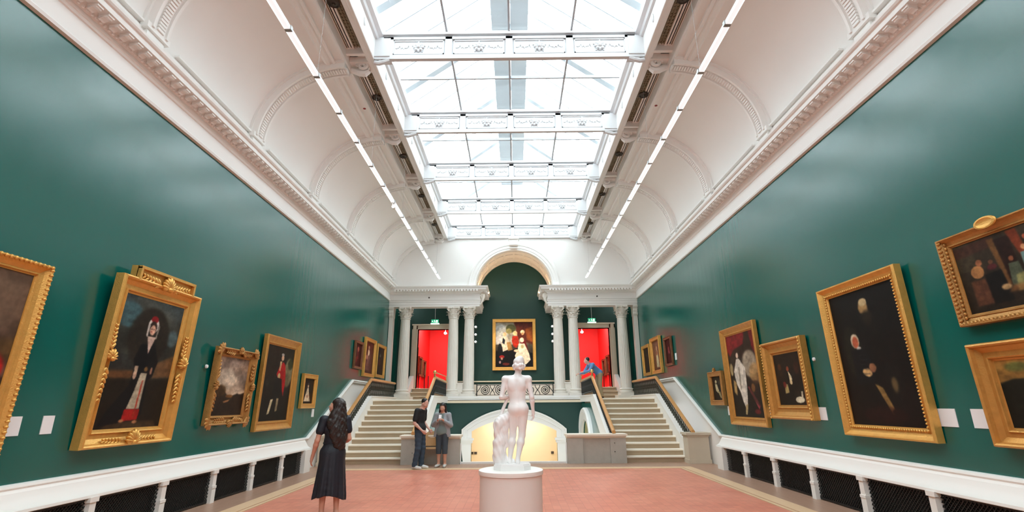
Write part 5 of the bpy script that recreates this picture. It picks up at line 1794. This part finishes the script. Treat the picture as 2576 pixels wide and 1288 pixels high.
def head(s, c, yaw=0, pitch=0, roll=0, size=1.0, female=False, face=True):
    """head centre c (at eye height); front is -Y before yaw"""
    from mathutils import Euler
    M = np.array(Euler((math.radians(pitch), math.radians(roll), math.radians(yaw))).to_matrix())
    c = np.array(c, float)
    T = lambda x, y, z: c + M @ (np.array((x, y, z)) * size)
    rot = (pitch, roll, yaw)
    s.ell(T(0, .012, .030), np.array((.074, .094, .088)) * size, rot, k=.02)
    s.ell(T(0, -.022, -.030), np.array((.060, .070, .082)) * size, rot, k=.03)
    s.ell(T(0, -.050, -.088), np.array((.026, .028, .022)) * size, rot, k=.03)
    if face:
        s.cap(T(0, -.088, .005), T(0, -.112, -.034), .009 * size, .014 * size, k=.012)
        for q in (-1, 1):
            s.ell(T(q * .031, -.092, .000), np.array((.017, .012, .011)) * size, rot, k=.012, sub=True)
            s.cap(T(q * .015, -.090, .020), T(q * .048, -.080, .020), .008 * size, k=.014)
            s.ell(T(q * .045, -.060, -.030), np.array((.022, .022, .024)) * size, rot, k=.03)
        s.ell(T(0, -.094, -.062), np.array((.024, .010, .006)) * size, rot, k=.008)
        s.ell(T(0, -.092, -.073), np.array((.020, .010, .006)) * size, rot, k=.008)
    for q in (-1, 1):
        s.ell(T(q * .076, .010, -.012), np.array((.010, .022, .034)) * size, (pitch, roll, yaw + q * -15), k=.008)
    return T, M

def face_bits(parent, T, M, size=1.0):
    for q in (-1, 1):
        p = T(q * .031, -.083, .000)
        MB().ell(p, (.012 * size,) * 3, 10).build('eye', eye_white, parent, smooth=True)
        p2 = T(q * .031, -.0925, .000)
        MB().ell(p2, (.006 * size,) * 3, 8).build('iris', iris_dark, parent, smooth=True)
    m = MB()
    R = Matrix([list(r) for r in M])
    m.ell(T(0, -.098, -.062), (.022 * size, .007 * size, .005 * size), 10, R)
    m.ell(T(0, -.096, -.071), (.019 * size, .007 * size, .005 * size), 10, R)
    m.build('lips', lip, parent, smooth=True)

def torso(s, J, f=False, fat=1.0):
    p, c = np.array(J['pelvis'], float), np.array(J['chest'], float)
    n = np.array(J['neck'], float)
    ya = J.get('turn', 0)
    mid = (p + c) / 2
    s.ell(p + (0, 0, -.02), ((.168 if f else .158) * fat, .112 * fat, .125), (0, 0, ya), k=.05)
    s.ell(mid, ((.122 if f else .138) * fat, .092 * fat, .17), (0, 0, ya), k=.06)
    s.ell(c, ((.142 if f else .165) * fat, .108 * fat, .17), (0, 0, ya), k=.05)
    for q in ('l', 'r'):
        s.cap(n + (0, 0, -.06), J['sh_' + q], .062, .056, k=.05)
    s.cap(c + (0, 0, .08), n, .09, .055, k=.05)
    if f:
        a = math.radians(ya)
        for q in (-1, 1):
            d = np.array((q * .065, -.088, .0))
            d = np.array((d[0] * math.cos(a) - d[1] * math.sin(a), d[0] * math.sin(a) + d[1] * math.cos(a), -.02))
            s.ell(c + d, (.055, .05, .055), k=.04)
def limb(s, J, q, arm=True, thick=1.0):
    if arm:
        a, b, c = J['sh_' + q], J['el_' + q], J['wr_' + q]
        s.cap(a, b, .050 * thick, .038 * thick, k=.03)
        m_ = np.array(b) * .7 + np.array(c) * .3
        s.cap(b, m_, .038 * thick, .040 * thick, k=.02)
        s.cap(m_, c, .040 * thick, .025 * thick, k=.02)
    else:
        a, b, c = J['hip_' + q], J['kn_' + q], J['an_' + q]
        s.cap(a, b, .086 * thick, .056 * thick, k=.04)
        m_ = np.array(b) * .68 + np.array(c) * .32
        d = np.array((0, .012, 0))
        s.cap(b, m_ + d, .053 * thick, .056 * thick, k=.03)
        s.cap(m_ + d, c, .056 * thick, .036 * thick, k=.03)
def foot(s, an, toe, k=.02, w=.036):
    an, toe = np.array(an, float), np.array(toe, float)
    heel = an + (an - toe) / np.linalg.norm(an - toe) * .035
    heel[2] = toe[2] + .008
    s.cap(an, heel, w * .95, w, k=k)
    s.cap(an - (0, 0, .02), toe, w * 1.05, w * .8, k=k)
    s.ell((an + toe) / 2 * np.array((1, 1, 0)) + (0, 0, toe[2] + .005), (w * 1.1, w * 1.6, w * .7), k=k)

# ---------------- woman in the navy dress (seen from behind, looking up to the left)
def R2(v, a):
    a = math.radians(a)
    return (v[0] * math.cos(a) - v[1] * math.sin(a), v[0] * math.sin(a) + v[1] * math.cos(a), v[2])
wom = thing('person', 'woman in a dark navy midi dress with long wavy dark hair', 'person', (-2.75, 8.22, 0), math.radians(212))
J = dict(pelvis=(0, .0, .93), chest=(0, .01, 1.24), neck=(0, .01, 1.44), sh_l=(.175, .01, 1.385), sh_r=(-.175, .01, 1.385), el_l=(.245, .02, 1.09), el_r=(-.225, .03, 1.10), wr_l=(.275, -.07, .86), wr_r=(-.20, -.22, 1.02),
         hip_l=(.085, 0, .90), hip_r=(-.085, 0, .90), kn_l=(.09, -.02, .49), kn_r=(-.10, .0, .49), an_l=(.095, .03, .085), an_r=(-.11, .06, .085))
s = SDF(res=.009)
torso(s, J, True)
for q in 'lr':
    limb(s, J, q, True, .95)
    limb(s, J, q, False, .95)
    foot(s, J['an_' + q], (J['an_' + q][0] * 1.15, J['an_' + q][1] - .15, .03))
s.cap(J['neck'], (0, -.005, 1.53), .05, .048, k=.03)
T, M = head(s, (0, -.02, 1.585), 52, -14, 0, .98, True)
hand(s, J['wr_l'], J['el_l'], (-1, 0, 0), .35, thumb_side=-1)
hand(s, J['wr_r'], J['el_r'], (1, 0, 0), .5, thumb_side=1)
s.build('body', skin, wom)
face_bits(wom, T, M)
d = SDF(res=.010)
torso(d, J, True, 1.07)
d.ell((0, .0, 1.06), (.135, .105, .10), k=.05)
for k in range(9):
    z = .92 - k * .085
    d.ell((0, .01, z), (.175 + .0075 * k, .14 + .008 * k, .10), k=.06)
for q, sg in (('l', 1), ('r', -1)):
    d.cap(J['sh_' + q], np.array(J['sh_' + q]) * .45 + np.array(J['el_' + q]) * .55, .066, .066, k=.03)
def folds(X, Y, Z):
    a = np.arctan2(Y, X)
    t = np.clip((.98 - Z) / .7, 0, 1)
    return -(np.sin(a * 9 + 1.5 * np.sin(a * 2)) * .014 + np.sin(a * 17) * .006) * t
dr = d.build('dress', navy, wom, cut=lambda X, Y, Z: np.maximum(np.maximum(.27 + .05 * np.sin(X * 9 + 1) - Z, Z - 1.455 + 0 * X), np.where((np.abs(X) < .08) & (Y < 0), (Z - 1.40), -1)), disp=folds)
MB().tube([(0.145 * math.cos(a), 0.112 * math.sin(a), 1.045) for a in np.linspace(0, 2 * PI, 25)[:-1]], .012, 6, closed=True).build('waistband', navy, wom)
hr = SDF(res=.009)
hr.ell(T(0, .025, .045), (.088, .102, .092), (-14, 0, 52), k=.02)
hr.ell(T(0, .07, -.02), (.08, .05, .12), (-14, 0, 52), k=.03)
for k, (x, y0, zb, r) in enumerate(((-.15, .05, 1.04, .048), (-.115, .10, .98, .055), (-.07, .12, .95, .058), (-.02, .13, 1.00, .055), (.03, .125, 1.08, .052), (.07, .11, 1.18, .048), (-.165, .0, 1.10, .042), (.10, .07, 1.28, .04))):
    p0 = T(-.05 + k * .013, .06, .03)
    pts = [p0]
    for q in range(1, 9):
        t = q / 8
        e = min(1, t * 1.5)
        pts.append(np.array((p0[0] * (1 - e) + x * e + .014 * math.sin(q * 1.9 + k * 2), p0[1] * (1 - e) + y0 * e + .012 * math.cos(q * 1.7 + k), p0[2] * (1 - t) + zb * t)))
    for a, b, q in zip(pts[:-1], pts[1:], range(8)):
        hr.cap(a, b, r * (1 - .05 * q), r * (1 - .05 * (q + 1)), k=.04)
hr.build('hair', hair_dark, wom, cut=lambda X, Y, Z: np.where(((X - T(0, -.02, 0)[0]) * M[0, 1] + (Y - T(0, -.02, 0)[1]) * M[1, 1] < -.035) & (Z < 1.655) & (Z > 1.45), .02, -1.0),
         disp=lambda X, Y, Z: .006 * np.sin(Z * 60 + X * 30) * np.sin(X * 70 + Y * 50))
sh = SDF(res=.008)
for q in 'lr':
    an = J['an_' + q]
    foot(sh, (an[0], an[1], an[2] - .03), (an[0] * 1.15, an[1] - .15, .03), w=.041)
sh.build('shoes', shoe_dark, wom, cut=lambda X, Y, Z: np.maximum(Z - .05, -Z + .003))

# ---------------- man in black T-shirt and jeans, head bowed, facing right
man = thing('person', 'man in a black T-shirt and blue jeans with bowed head, standing beside the chair', 'person', (-2.43, 13.93, 0), math.radians(72))
J = dict(pelvis=(0, .02, .98), chest=(0, .03, 1.30), neck=(0, -.015, 1.505), sh_l=(.20, .02, 1.44), sh_r=(-.20, .02, 1.44), el_l=(.25, .05, 1.14), el_r=(-.255, .06, 1.14), wr_l=(.20, -.15, .96), wr_r=(-.19, -.14, .95),
         hip_l=(.09, .02, .93), hip_r=(-.09, .02, .93), kn_l=(.10, -.02, .51), kn_r=(-.11, .0, .51), an_l=(.11, .02, .09), an_r=(-.12, .08, .09))
s = SDF(res=.009)
torso(s, J)
for q in 'lr':
    limb(s, J, q, True)
    limb(s, J, q, False)
s.cap(J['neck'], (0, -.05, 1.585), .058, .055, k=.03)
T, M = head(s, (0, -.085, 1.63), 0, 32, 0, 1.0)
hand(s, J['wr_l'], J['el_l'], (-1, 0, .2), .6, thumb_side=-1)
hand(s, J['wr_r'], J['el_r'], (1, 0, .2), .6, thumb_side=1)
for q in 'lr':
    foot(s, J['an_' + q], (J['an_' + q][0] * 1.15, J['an_' + q][1] - .17, .035))
s.build('body', skin_pale, man)
face_bits(man, T, M)
h = SDF(res=.008)
h.ell(T(0, .034, .042), (.081, .088, .086), (32, 0, 0), k=.02)
h.build('hair', hair_black, man, cut=lambda X, Y, Z: np.maximum(-((Y - T(0, -.055, .03)[1]) * M[1, 1] + (Z - T(0, -.055, .03)[2]) * M[2, 1]), -((Y - T(0, 0, -.03)[1]) * M[1, 2] + (Z - T(0, 0, -.03)[2]) * M[2, 2])))
s = SDF(res=.010)
torso(s, J, False, 1.10)
s.ell((0, .02, 1.02), (.185, .13, .12), k=.06)
for q in 'lr':
    s.cap(J['sh_' + q], np.array(J['sh_' + q]) * .3 + np.array(J['el_' + q]) * .7, .072, .070, k=.03)
s.build('t_shirt', black_cloth, man, cut=lambda X, Y, Z: np.maximum(.90 - Z, Z - 1.52))
s = SDF(res=.010)
s.ell((0, .02, .93), (.172, .125, .12), k=.04)
for q in 'lr':
    s.cap(J['hip_' + q], J['kn_' + q], .100, .078, k=.02)
    s.cap(J['kn_' + q], np.array(J['an_' + q]), .078, .068, k=.02)
s.build('jeans', denim, man, cut=lambda X, Y, Z: np.maximum(.07 - Z, Z - 1.0), disp=lambda X, Y, Z: .004 * np.sin(Z * 55 + X * 20))
s = SDF(res=.008)
for q in 'lr':
    foot(s, J['an_' + q], (J['an_' + q][0] * 1.15, J['an_' + q][1] - .18, .04), w=.045)
s.build('shoes', shoe_white, man, cut=lambda X, Y, Z: np.maximum(Z - .11, -Z + .002))

# ---------------- woman in grey cardigan holding a phone with both hands, facing the viewer
wo2 = thing('person', 'woman in a grey cardigan and capri jeans holding a phone up with both hands', 'person', (-1.92, 14.36, 0), math.radians(-8))
J = dict(pelvis=(0, .0, .90), chest=(0, .01, 1.19), neck=(0, .0, 1.385), sh_l=(.17, .01, 1.33), sh_r=(-.17, .01, 1.33), el_l=(.24, -.04, 1.06), el_r=(-.25, -.04, 1.07), wr_l=(.065, -.22, 1.20), wr_r=(-.07, -.22, 1.20),
         hip_l=(.085, 0, .87), hip_r=(-.085, 0, .87), kn_l=(.085, -.015, .47), kn_r=(-.085, -.015, .47), an_l=(.085, .02, .085), an_r=(-.09, .02, .085))
s = SDF(res=.009)
torso(s, J, True)
for q in 'lr':
    limb(s, J, q, True, .92)
    limb(s, J, q, False, .95)
    foot(s, J['an_' + q], (J['an_' + q][0] * 1.3, J['an_' + q][1] - .15, .03))
s.cap(J['neck'], (0, -.015, 1.47), .048, .047, k=.03)
T, M = head(s, (0, -.035, 1.52), 0, 16, 0, .96, True)
hand(s, J['wr_l'], J['el_l'], (-.3, .2, -1), .7, .95, thumb_side=-1)
hand(s, J['wr_r'], J['el_r'], (.3, .2, -1), .7, .95, thumb_side=1)
s.build('body', skin, wo2)
face_bits(wo2, T, M, .96)
s = SDF(res=.008)
s.ell(T(0, .022, .045), (.083, .098, .088), (16, 0, 0), k=.02)
for q in (-1, 1):
    s.cap(T(q * .070, .02, .03), (q * .085, .01, 1.34), .034, .036, k=.02)
s.ell(T(0, .06, -.04), (.075, .045, .13), k=.03)
s.build('hair', hair_dark, wo2, cut=lambda X, Y, Z: np.where((np.abs(X) < .060) & (Y < T(0, -.03, 0)[1]) & (Z < T(0, -.05, .065)[2]), .02, -1.0))
s = SDF(res=.010)
torso(s, J, True, 1.06)
s.ell((0, 0, .90), (.175, .13, .16), k=.05)
s.build('top', sage, wo2, cut=lambda X, Y, Z: np.maximum(.82 + .04 * np.sin(X * 8) - Z, Z - 1.385))
s = SDF(res=.010)
torso(s, J, True, 1.12)
for q, sg in (('l', 1), ('r', -1)):
    s.cap(J['sh_' + q], J['el_' + q], .062, .060, k=.03)
    s.cap(J['el_' + q], np.array(J['el_' + q]) * .25 + np.array(J['wr_' + q]) * .75, .058, .046, k=.03)
    s.cap((sg * .13, .0, 1.05), (sg * .19, -.02, .76), .07, .05, k=.05)
s.cap((-.1, .06, 1.0), (.1, .06, .80), .1, .1, k=.05)
s.build('cardigan', grey_knit, wo2, cut=lambda X, Y, Z: np.maximum(np.maximum(np.where((np.abs(X) < .05 + .10 * np.clip(1.3 - Z, 0, 1)) & (Y < .0), .02, -1.0), Z - 1.40), .74 + .1 * np.abs(X) - Z))
s = SDF(res=.010)
s.ell((0, 0, .87), (.170, .12, .12), k=.04)
for q in 'lr':
    s.cap(J['hip_' + q], J['kn_' + q], .098, .074, k=.02)
    s.cap(J['kn_' + q], np.array(J['kn_' + q]) * .6 + np.array(J['an_' + q]) * .4, .074, .070, k=.02)
s.build('capri_jeans', denim_dark, wo2, cut=lambda X, Y, Z: np.maximum(.33 - Z, Z - .96))
s = SDF(res=.008)
for q in 'lr':
    foot(s, J['an_' + q], (J['an_' + q][0] * 1.3, J['an_' + q][1] - .16, .035), w=.041)
s.build('shoes', shoe_white, wo2, cut=lambda X, Y, Z: np.maximum(Z - .075, -Z + .002))
ph = tag(MB().box(-.036, .036, -.004, .004, -.07, .07).build('phone', white_metal), 'pale phone held up by the woman in the grey cardigan', 'phone')
ph.location = (-1.955, 14.085, 1.27)
ph.rotation_euler = (math.radians(-25), 0, 0)

# ---------------- man in a blue shirt leaning on the inner balustrade of the right stairs
mb_ = thing('person', 'man in a light blue shirt leaning forward over the balustrade by the right columns', 'person', (3.22, 19.9, ZL), math.radians(-72))
J = dict(pelvis=(0, .10, .93), chest=(0, -.16, 1.14), neck=(0, -.30, 1.28), sh_l=(.19, -.24, 1.25), sh_r=(-.19, -.24, 1.25), el_l=(.23, -.42, 1.00), el_r=(-.24, -.42, .98), wr_l=(.14, -.64, .98), wr_r=(-.20, -.66, .93),
         hip_l=(.09, .1, .90), hip_r=(-.09, .1, .90), kn_l=(.10, .06, .50), kn_r=(-.10, .02, .50), an_l=(.10, .12, .09), an_r=(-.11, .05, .09))
s = SDF(res=.010)
p, c, n = V3(*J['pelvis']), V3(*J['chest']), V3(*J['neck'])
def lean_torso(s, fat):
    s.ell(p, (.16 * fat, .12 * fat, .13), k=.05)
    s.cap(p + (0, 0, .05), c, .115 * fat, .135 * fat, k=.06)
    s.cap(J['sh_l'], J['sh_r'], .07 * fat, .07 * fat, k=.05)
    s.cap(c, n, .12 * fat, .06 * fat, k=.05)
lean_torso(s, 1.0)
for q in 'lr':
    limb(s, J, q, True)
    limb(s, J, q, False)
    foot(s, J['an_' + q], (J['an_' + q][0] * 1.15, J['an_' + q][1] - .17, .035))
s.cap(n, (0, -.37, 1.37), .056, .054, k=.03)
T, M = head(s, (0, -.40, 1.42), -40, 5, 0, 1.0)
hand(s, J['wr_l'], J['el_l'], (0, 0, -1), .5, thumb_side=1)
hand(s, J['wr_r'], J['el_r'], (0, 0, -1), .5, thumb_side=-1)
s.build('body', skin_pale, mb_)
face_bits(mb_, T, M)
s = SDF(res=.009)
s.ell(T(0, .034, .042), (.081, .088, .086), (5, 0, -40), k=.02)
s.build('hair', hair_black, mb_, cut=lambda X, Y, Z: np.maximum(T(0, 0, -.02)[2] - Z, np.where(((X - T(0, 0, 0)[0]) * M[0, 1] + (Y - T(0, 0, 0)[1]) * M[1, 1] < -.05) & (Z < T(0, 0, .06)[2]), .02, -1.0)))
s = SDF(res=.011)
lean_torso(s, 1.1)
for q in 'lr':
    s.cap(J['sh_' + q], J['el_' + q], .066, .056, k=.03)
    s.cap(J['el_' + q], np.array(J['el_' + q]) * .15 + np.array(J['wr_' + q]) * .85, .054, .04, k=.03)
s.build('shirt', blue_shirt, mb_, cut=lambda X, Y, Z: np.maximum(.86 - Z, np.where((Y < -.33) & (np.abs(X) < .11), Z - 1.30, -1.0)))
s = SDF(res=.011)
s.ell(p - (0, 0, .02), (.172, .132, .12), k=.04)
for q in 'lr':
    s.cap(J['hip_' + q], J['kn_' + q], .1, .078, k=.02)
    s.cap(J['kn_' + q], J['an_' + q], .078, .066, k=.02)
s.build('trousers', khaki, mb_, cut=lambda X, Y, Z: np.maximum(.07 - Z, Z - .98))
s = SDF(res=.009)
for q in 'lr':
    foot(s, J['an_' + q], (J['an_' + q][0] * 1.15, J['an_' + q][1] - .18, .04), w=.045)
s.build('shoes', shoe_dark, mb_, cut=lambda X, Y, Z: np.maximum(Z - .10, -Z + .002))

# ---------------- marble statue on its round pedestal
ped = thing('pedestal', 'round cream pedestal carrying the white marble statue in the middle of the hall', 'pedestal', (0.015, 5.62, 0))
MB().lathe([(0.322, 0.0), (0.322, 0.90), (0.30, 0.905)], n=64).build('drum', ped_paint, ped, smooth=True)
MB().lathe([(0.30, 0.902), (0.333, 0.905), (0.335, 0.925), (0.333, 0.945), (0.32, 0.95)], n=64).build('top_disc', white_gloss, ped, smooth=True)
stt = thing('statue', 'white marble statue of a nude youth beside a tree trunk, back to the viewer', 'statue', (0.03, 5.62, 0.951), 0)
q = .68
m = MB()
oc = [(-.19, -.08), (-.12, -.14), (.12, -.14), (.19, -.07), (.19, .08), (.12, .14), (-.12, .14), (-.19, .08)]
m.prism(oc, 'z', 0.0, 0.045)
m.prism([(x * .94, y * .93) for x, y in oc], 'z', 0.045, 0.057)
m.build('base', marble, stt)
# body faces away from the camera (+Y): local front is +Y here
J = dict(pelvis=(.10, 0, .90), chest=(.075, .01, 1.20), neck=(.095, .005, 1.40), sh_l=(-.105, .01, 1.335), sh_r=(.265, .01, 1.335), el_l=(-.165, -.03, 1.06), el_r=(.315, -.02, 1.06), wr_l=(-.045, .12, 1.06), wr_r=(.335, .05, .84),
         hip_l=(.02, 0, .86), hip_r=(.175, 0, .86), kn_l=(.01, .035, .49), kn_r=(.155, .02, .49), an_l=(-.035, -.01, .15), an_r=(.085, -.03, .15))
s = SDF(scale=q, res=.0055)
pz = {k: V3(*v) if not isinstance(v, (int, float)) else v for k, v in J.items()}
s.ell(pz['pelvis'] + (0, -.005, .0), (.155, .108, .12), (0, 6, 0), k=.05)
s.ell((.055, -.055, .865), (.082, .07, .085), k=.03)
s.ell((.150, -.055, .875), (.082, .07, .085), k=.03)
s.ell((.09, .0, 1.05), (.125, .088, .15), k=.06)
s.ell(pz['chest'], (.158, .10, .17), (0, -4, 0), k=.05)
for x in (.01, .15):
    s.ell((x, -.062, 1.25), (.065, .035, .09), (0, 0, 0), k=.04)
s.ell((-.0, .075, 1.24), (.07, .04, .06), k=.04)
s.ell((.15, .075, 1.24), (.07, .04, .06), k=.04)
s.cap((.08, -.105, 1.32), (.095, -.115, .98), .012, k=.03, sub=True)
for a in ('l', 'r'):
    s.cap(pz['neck'] + (0, 0, -.06), J['sh_' + a], .062, .056, k=.05)
    limb(s, J, a, True, .95)
    h_, k_, n_ = V3(*J['hip_' + a]), V3(*J['kn_' + a]), V3(*J['an_' + a])
    s.cap(h_, k_, .088, .052, k=.04)
    m_ = k_ * .68 + n_ * .32 + (0, -.016, 0)
    s.cap(k_, m_, .05, .054, k=.03)
    s.cap(m_, n_, .054, .032, k=.03)
    heel = n_ + (0, -.03, -.05)
    s.cap(n_, heel, .032, .034, k=.02)
    s.cap(n_ + (0, .01, -.03), n_ + (0, .15, -.062), .034, .026, k=.02)
s.cap(pz['neck'] + (0, 0, -.02), (.11, .01, 1.48), .055, .05, k=.03)
T, M = head(s, (.118, .02, 1.55), 190, 0, 0, 1.02)
hand(s, J['wr_l'], J['el_l'], (0, -.2, -1), .8, thumb_side=1)
hand(s, J['wr_r'], J['el_r'], (-1, 0, 0), .45, thumb_side=1)
s.build('figure', marble, stt)
c = SDF(scale=q, res=.0055)
c.ell((.118, .005, 1.60), (.092, .105, .085), k=.02)
c.ell((.14, -.02, 1.655), (.05, .06, .045), k=.03)
for k in range(14):
    a = PI * 2 * k / 14
    c.ell((.118 + .088 * math.cos(a), .005 + .10 * math.sin(a), 1.545 + .012 * math.sin(k * 2.3)), (.024, .024, .03), k=.012)
    c.ell((.118 + .08 * math.cos(a), .0 + .092 * math.sin(a), 1.505 + .012 * math.cos(k * 2)), (.02, .02, .026), k=.012)
c.build('cap_and_curls', marble, stt, cut=lambda X, Y, Z: np.where((Y > .05) & (Z < 1.58), .01, -1.0))
t = SDF(scale=q, res=.007)
rr = random.Random(4)
for k in range(9):
    z = .08 + k * .075
    t.ell((-.20 + .012 * math.sin(k * 1.7), .0 + .01 * math.cos(k), z), (.088 - .002 * k, .085, .085), k=.05)
for k in range(34):
    a = rr.random() * 2 * PI
    z = .1 + rr.random() * .58
    t.ell((-.20 + .075 * math.cos(a), .07 * math.sin(a), z), (.026, .026, .05), (0, rr.random() * 40 - 20, 0), k=.03)
t.cap((-.20, 0, .68), (-.16, 0, .72), .075, .06, k=.04)
t.cap((-.15, 0, .72), (-.0, -.01, .84), .055, .045, k=.05)
t.cap((-.09, -.02, .72), (-.085, .0, .34), .045, .028, k=.05)
t.cap((-.16, .03, .1), (.0, .02, .10), .075, .05, k=.06)
t.build('tree_trunk', marble, stt, disp=lambda X, Y, Z: .006 * np.sin(Z * 40 + X * 30) * np.sin(X * 60 + Y * 60))
m = MB()
m.tube([(-.205 * q, .03 * q, .70 * q), (-.14 * q, .06 * q, .88 * q), (-.055 * q, .10 * q, 1.08 * q), (-.03 * q, .12 * q, 1.13 * q)], [.020, .018, .016, .018], 10)
m.build('flute', marble, stt, smooth=True)
# ------------------------------------------------------------------ chair, track lights, small ceiling things
ch = thing('chair', 'chair with a tan curved wooden back between the standing couple', 'chair', (-2.27, 14.70, 0), 0)
m = MB()
n = 8
vs, fs = [], []
for i in range(n + 1):
    u = i / n * 2 - 1
    for z, yo in ((0.50, 0.0), (0.70, 0.03), (0.80, 0.045), (0.88 - 0.05 * u * u, 0.06)):
        for th in (0.0, 0.018):
            vs.append((u * 0.22, 0.17 + yo + th - 0.05 * u * u, z))
k_ = 8
for i in range(n):
    for r in range(3):
        for a in (0, 1):
            p0 = i * k_ + r * 2 + a
            fs.append((p0, p0 + 2, p0 + k_ + 2, p0 + k_))
    fs.append((i * k_, i * k_ + 1, (i + 1) * k_ + 1, (i + 1) * k_))
    fs.append((i * k_ + 6, i * k_ + 7, (i + 1) * k_ + 7, (i + 1) * k_ + 6))
fs.append((0, 1, 3, 5, 7, 6, 4, 2))
e0 = n * k_
fs.append((e0, e0 + 1, e0 + 3, e0 + 5, e0 + 7, e0 + 6, e0 + 4, e0 + 2))
tan_wood = mat('tan_plywood', (0.55, 0.33, 0.15), 0.4, var=0.12, vscale=8)
m.add(vs, fs)
m.build('backrest', tan_wood, ch, smooth=True, ang=50)
m = MB()
m.prism([(-.23, -.2), (.23, -.2), (.24, -.1), (.22, .18), (-.22, .18), (-.24, -.1)], 'z', .435, .46)
m.build('seat', tan_wood, ch)
for sx in (-1, 1):
    for y0, top in ((-.16, .44), (.17, .62)):
        MB().tube([(sx * .215, y0 - (.02 if y0 < 0 else -.03), 0.0), (sx * .20, y0, .435), (sx * .20, y0 + .02, top)] if y0 > 0 else [(sx * .215, y0 - .02, 0.0), (sx * .20, y0, .436)], .012, 8).build('leg', grey_metal, ch)
for sx in (-1, 1):
    MB().ell((sx * .24, -.13, .44), (.025, .03, .025), 8).build('white_cap', white_metal, ch, smooth=True)

for s, nm in ((-1, 'left'), (1, 'right')):
    t = thing('track_light', 'long white lighting track hanging along the %s cove' % nm, 'light', (s * 3.22, 0, 6.9))
    MB().box(-0.038, 0.038, -3.0, 21.5, 0.0, 0.05).build('housing', white_metal, t)
    MB().box(min(s * 0.040, s * 0.055), max(s * 0.040, s * 0.055), -3.0, 21.3, 0.004, 0.04).build('diffuser', led, t)
    MB().box(-0.034, 0.034, -3.0, 21.4, -0.008, 0.0).build('tube_cover', tube_white, t)
    cl = MB().box(-0.05, 0.05, -0.03, 0.03, -0.012, 0.06).mesh('clamp', grey_metal)
    wr = MB().tube([(0, 0, 0.05), (0, 0, 2.1)], 0.0022, 5).mesh('suspension_wire', grey_metal)
    y = 20.4
    while y > 3:
        o = inst('clamp', cl, t, (0, y, 0))
        if int(round((20.4 - y) / 1.1)) % 3 == 0:
            inst('suspension_wire', wr, o)
        y -= 1.1
    # sprinkler heads on the cove, one per bay
    spk = MB().lathe([(0.012, 0.06), (0.012, 0.02), (0.03, 0.0), (0.03, -0.008), (0.0, -0.012)], n=10)
    for k in range(6):
        yc = (BAYS[k] + BAYS[k + 1]) / 2 - 0.1
        a = math.radians(68)
        o = tag(inst('sprinkler_head', spk.mesh('sprinkler_head', dark_metal) if k == 0 else smesh, None, (s * (CX + (CA - .05) * math.cos(a)), yc, CZ + (CB - .05) * math.sin(a))),
                'tiny dark sprinkler head on the %s cove, %s bay from the end wall' % (nm, ORD[k]), 'sprinkler', 'sprinkler heads on the %s cove' % nm)
        smesh = o.data
    o = tag(MB().lathe([(0.0, -0.03), (0.035, -0.025), (0.045, 0.0), (0.045, 0.02)], (s * 3.66, 11.0, 8.765), 12).build('smoke_detector', mat('red_detector_' + nm, (0.25, 0.01, 0.01), 0.4)), 'small dark red detector on the flat band of the %s ceiling' % nm, 'detector')
# one lit spotlight clipped to the left track
t = thing('track_spotlight', 'small lit spotlight clipped under the left lighting track', 'spotlight', (-3.22, 12.75, 6.84))
MB().lathe([(0.03, 0.0), (0.045, 0.03), (0.05, 0.10), (0.03, 0.13)], (0, -.05, -.05), 12, axis='y').build('housing', white_metal, t, smooth=True)
MB().lathe([(0.0, 0.0), (0.04, -0.004), (0.042, 0.01)], (0, -.055, -.05), 12, axis='y').build('bulb', bulb, t)
MB().box(-.012, .012, -.012, .012, -.02, .06).build('stem', white_metal, t)
# little wall sensors beside two pictures
tag(MB().lathe([(0.0, -0.03), (0.03, -0.025), (0.035, 0.0)], (0, 0, 0), 10, axis='x').build('wall_sensor', label_white, None, loc=(-5.42, 9.05, 2.28)), 'tiny pale round sensor on the left wall beside the landscape frame', 'sensor').rotation_euler = (0, 0, PI)
tag(MB().lathe([(0.0, -0.03), (0.03, -0.025), (0.035, 0.0)], (0, 0, 0), 10, axis='x').build('wall_sensor', label_white, None, loc=(5.45, 9.2, 2.33)), 'tiny pale round sensor on the right wall beside the bird picture', 'sensor')
for s, nm in ((-1, 'left'), (1, 'right')):
    t = thing('gallery_spotlight', 'bright ceiling spotlight in the red gallery beyond the %s doorway' % nm, 'spotlight', (s * 3.75, 27.5, 5.35))
    MB().lathe([(0.05, 0.0), (0.08, 0.05), (0.08, 0.2), (0.04, 0.25)], (0, 0, 0), 12, axis='y').build('housing', white_metal, t, smooth=True)
    MB().lathe([(0.0, -0.006), (0.07, -0.004), (0.07, 0.02)], (0, 0, 0), 12, axis='y').build('bulb', bulb, t)
    MB().tube([(0, .1, .05), (0, .1, 1.25)], .012, 6).build('stem', white_metal, t)
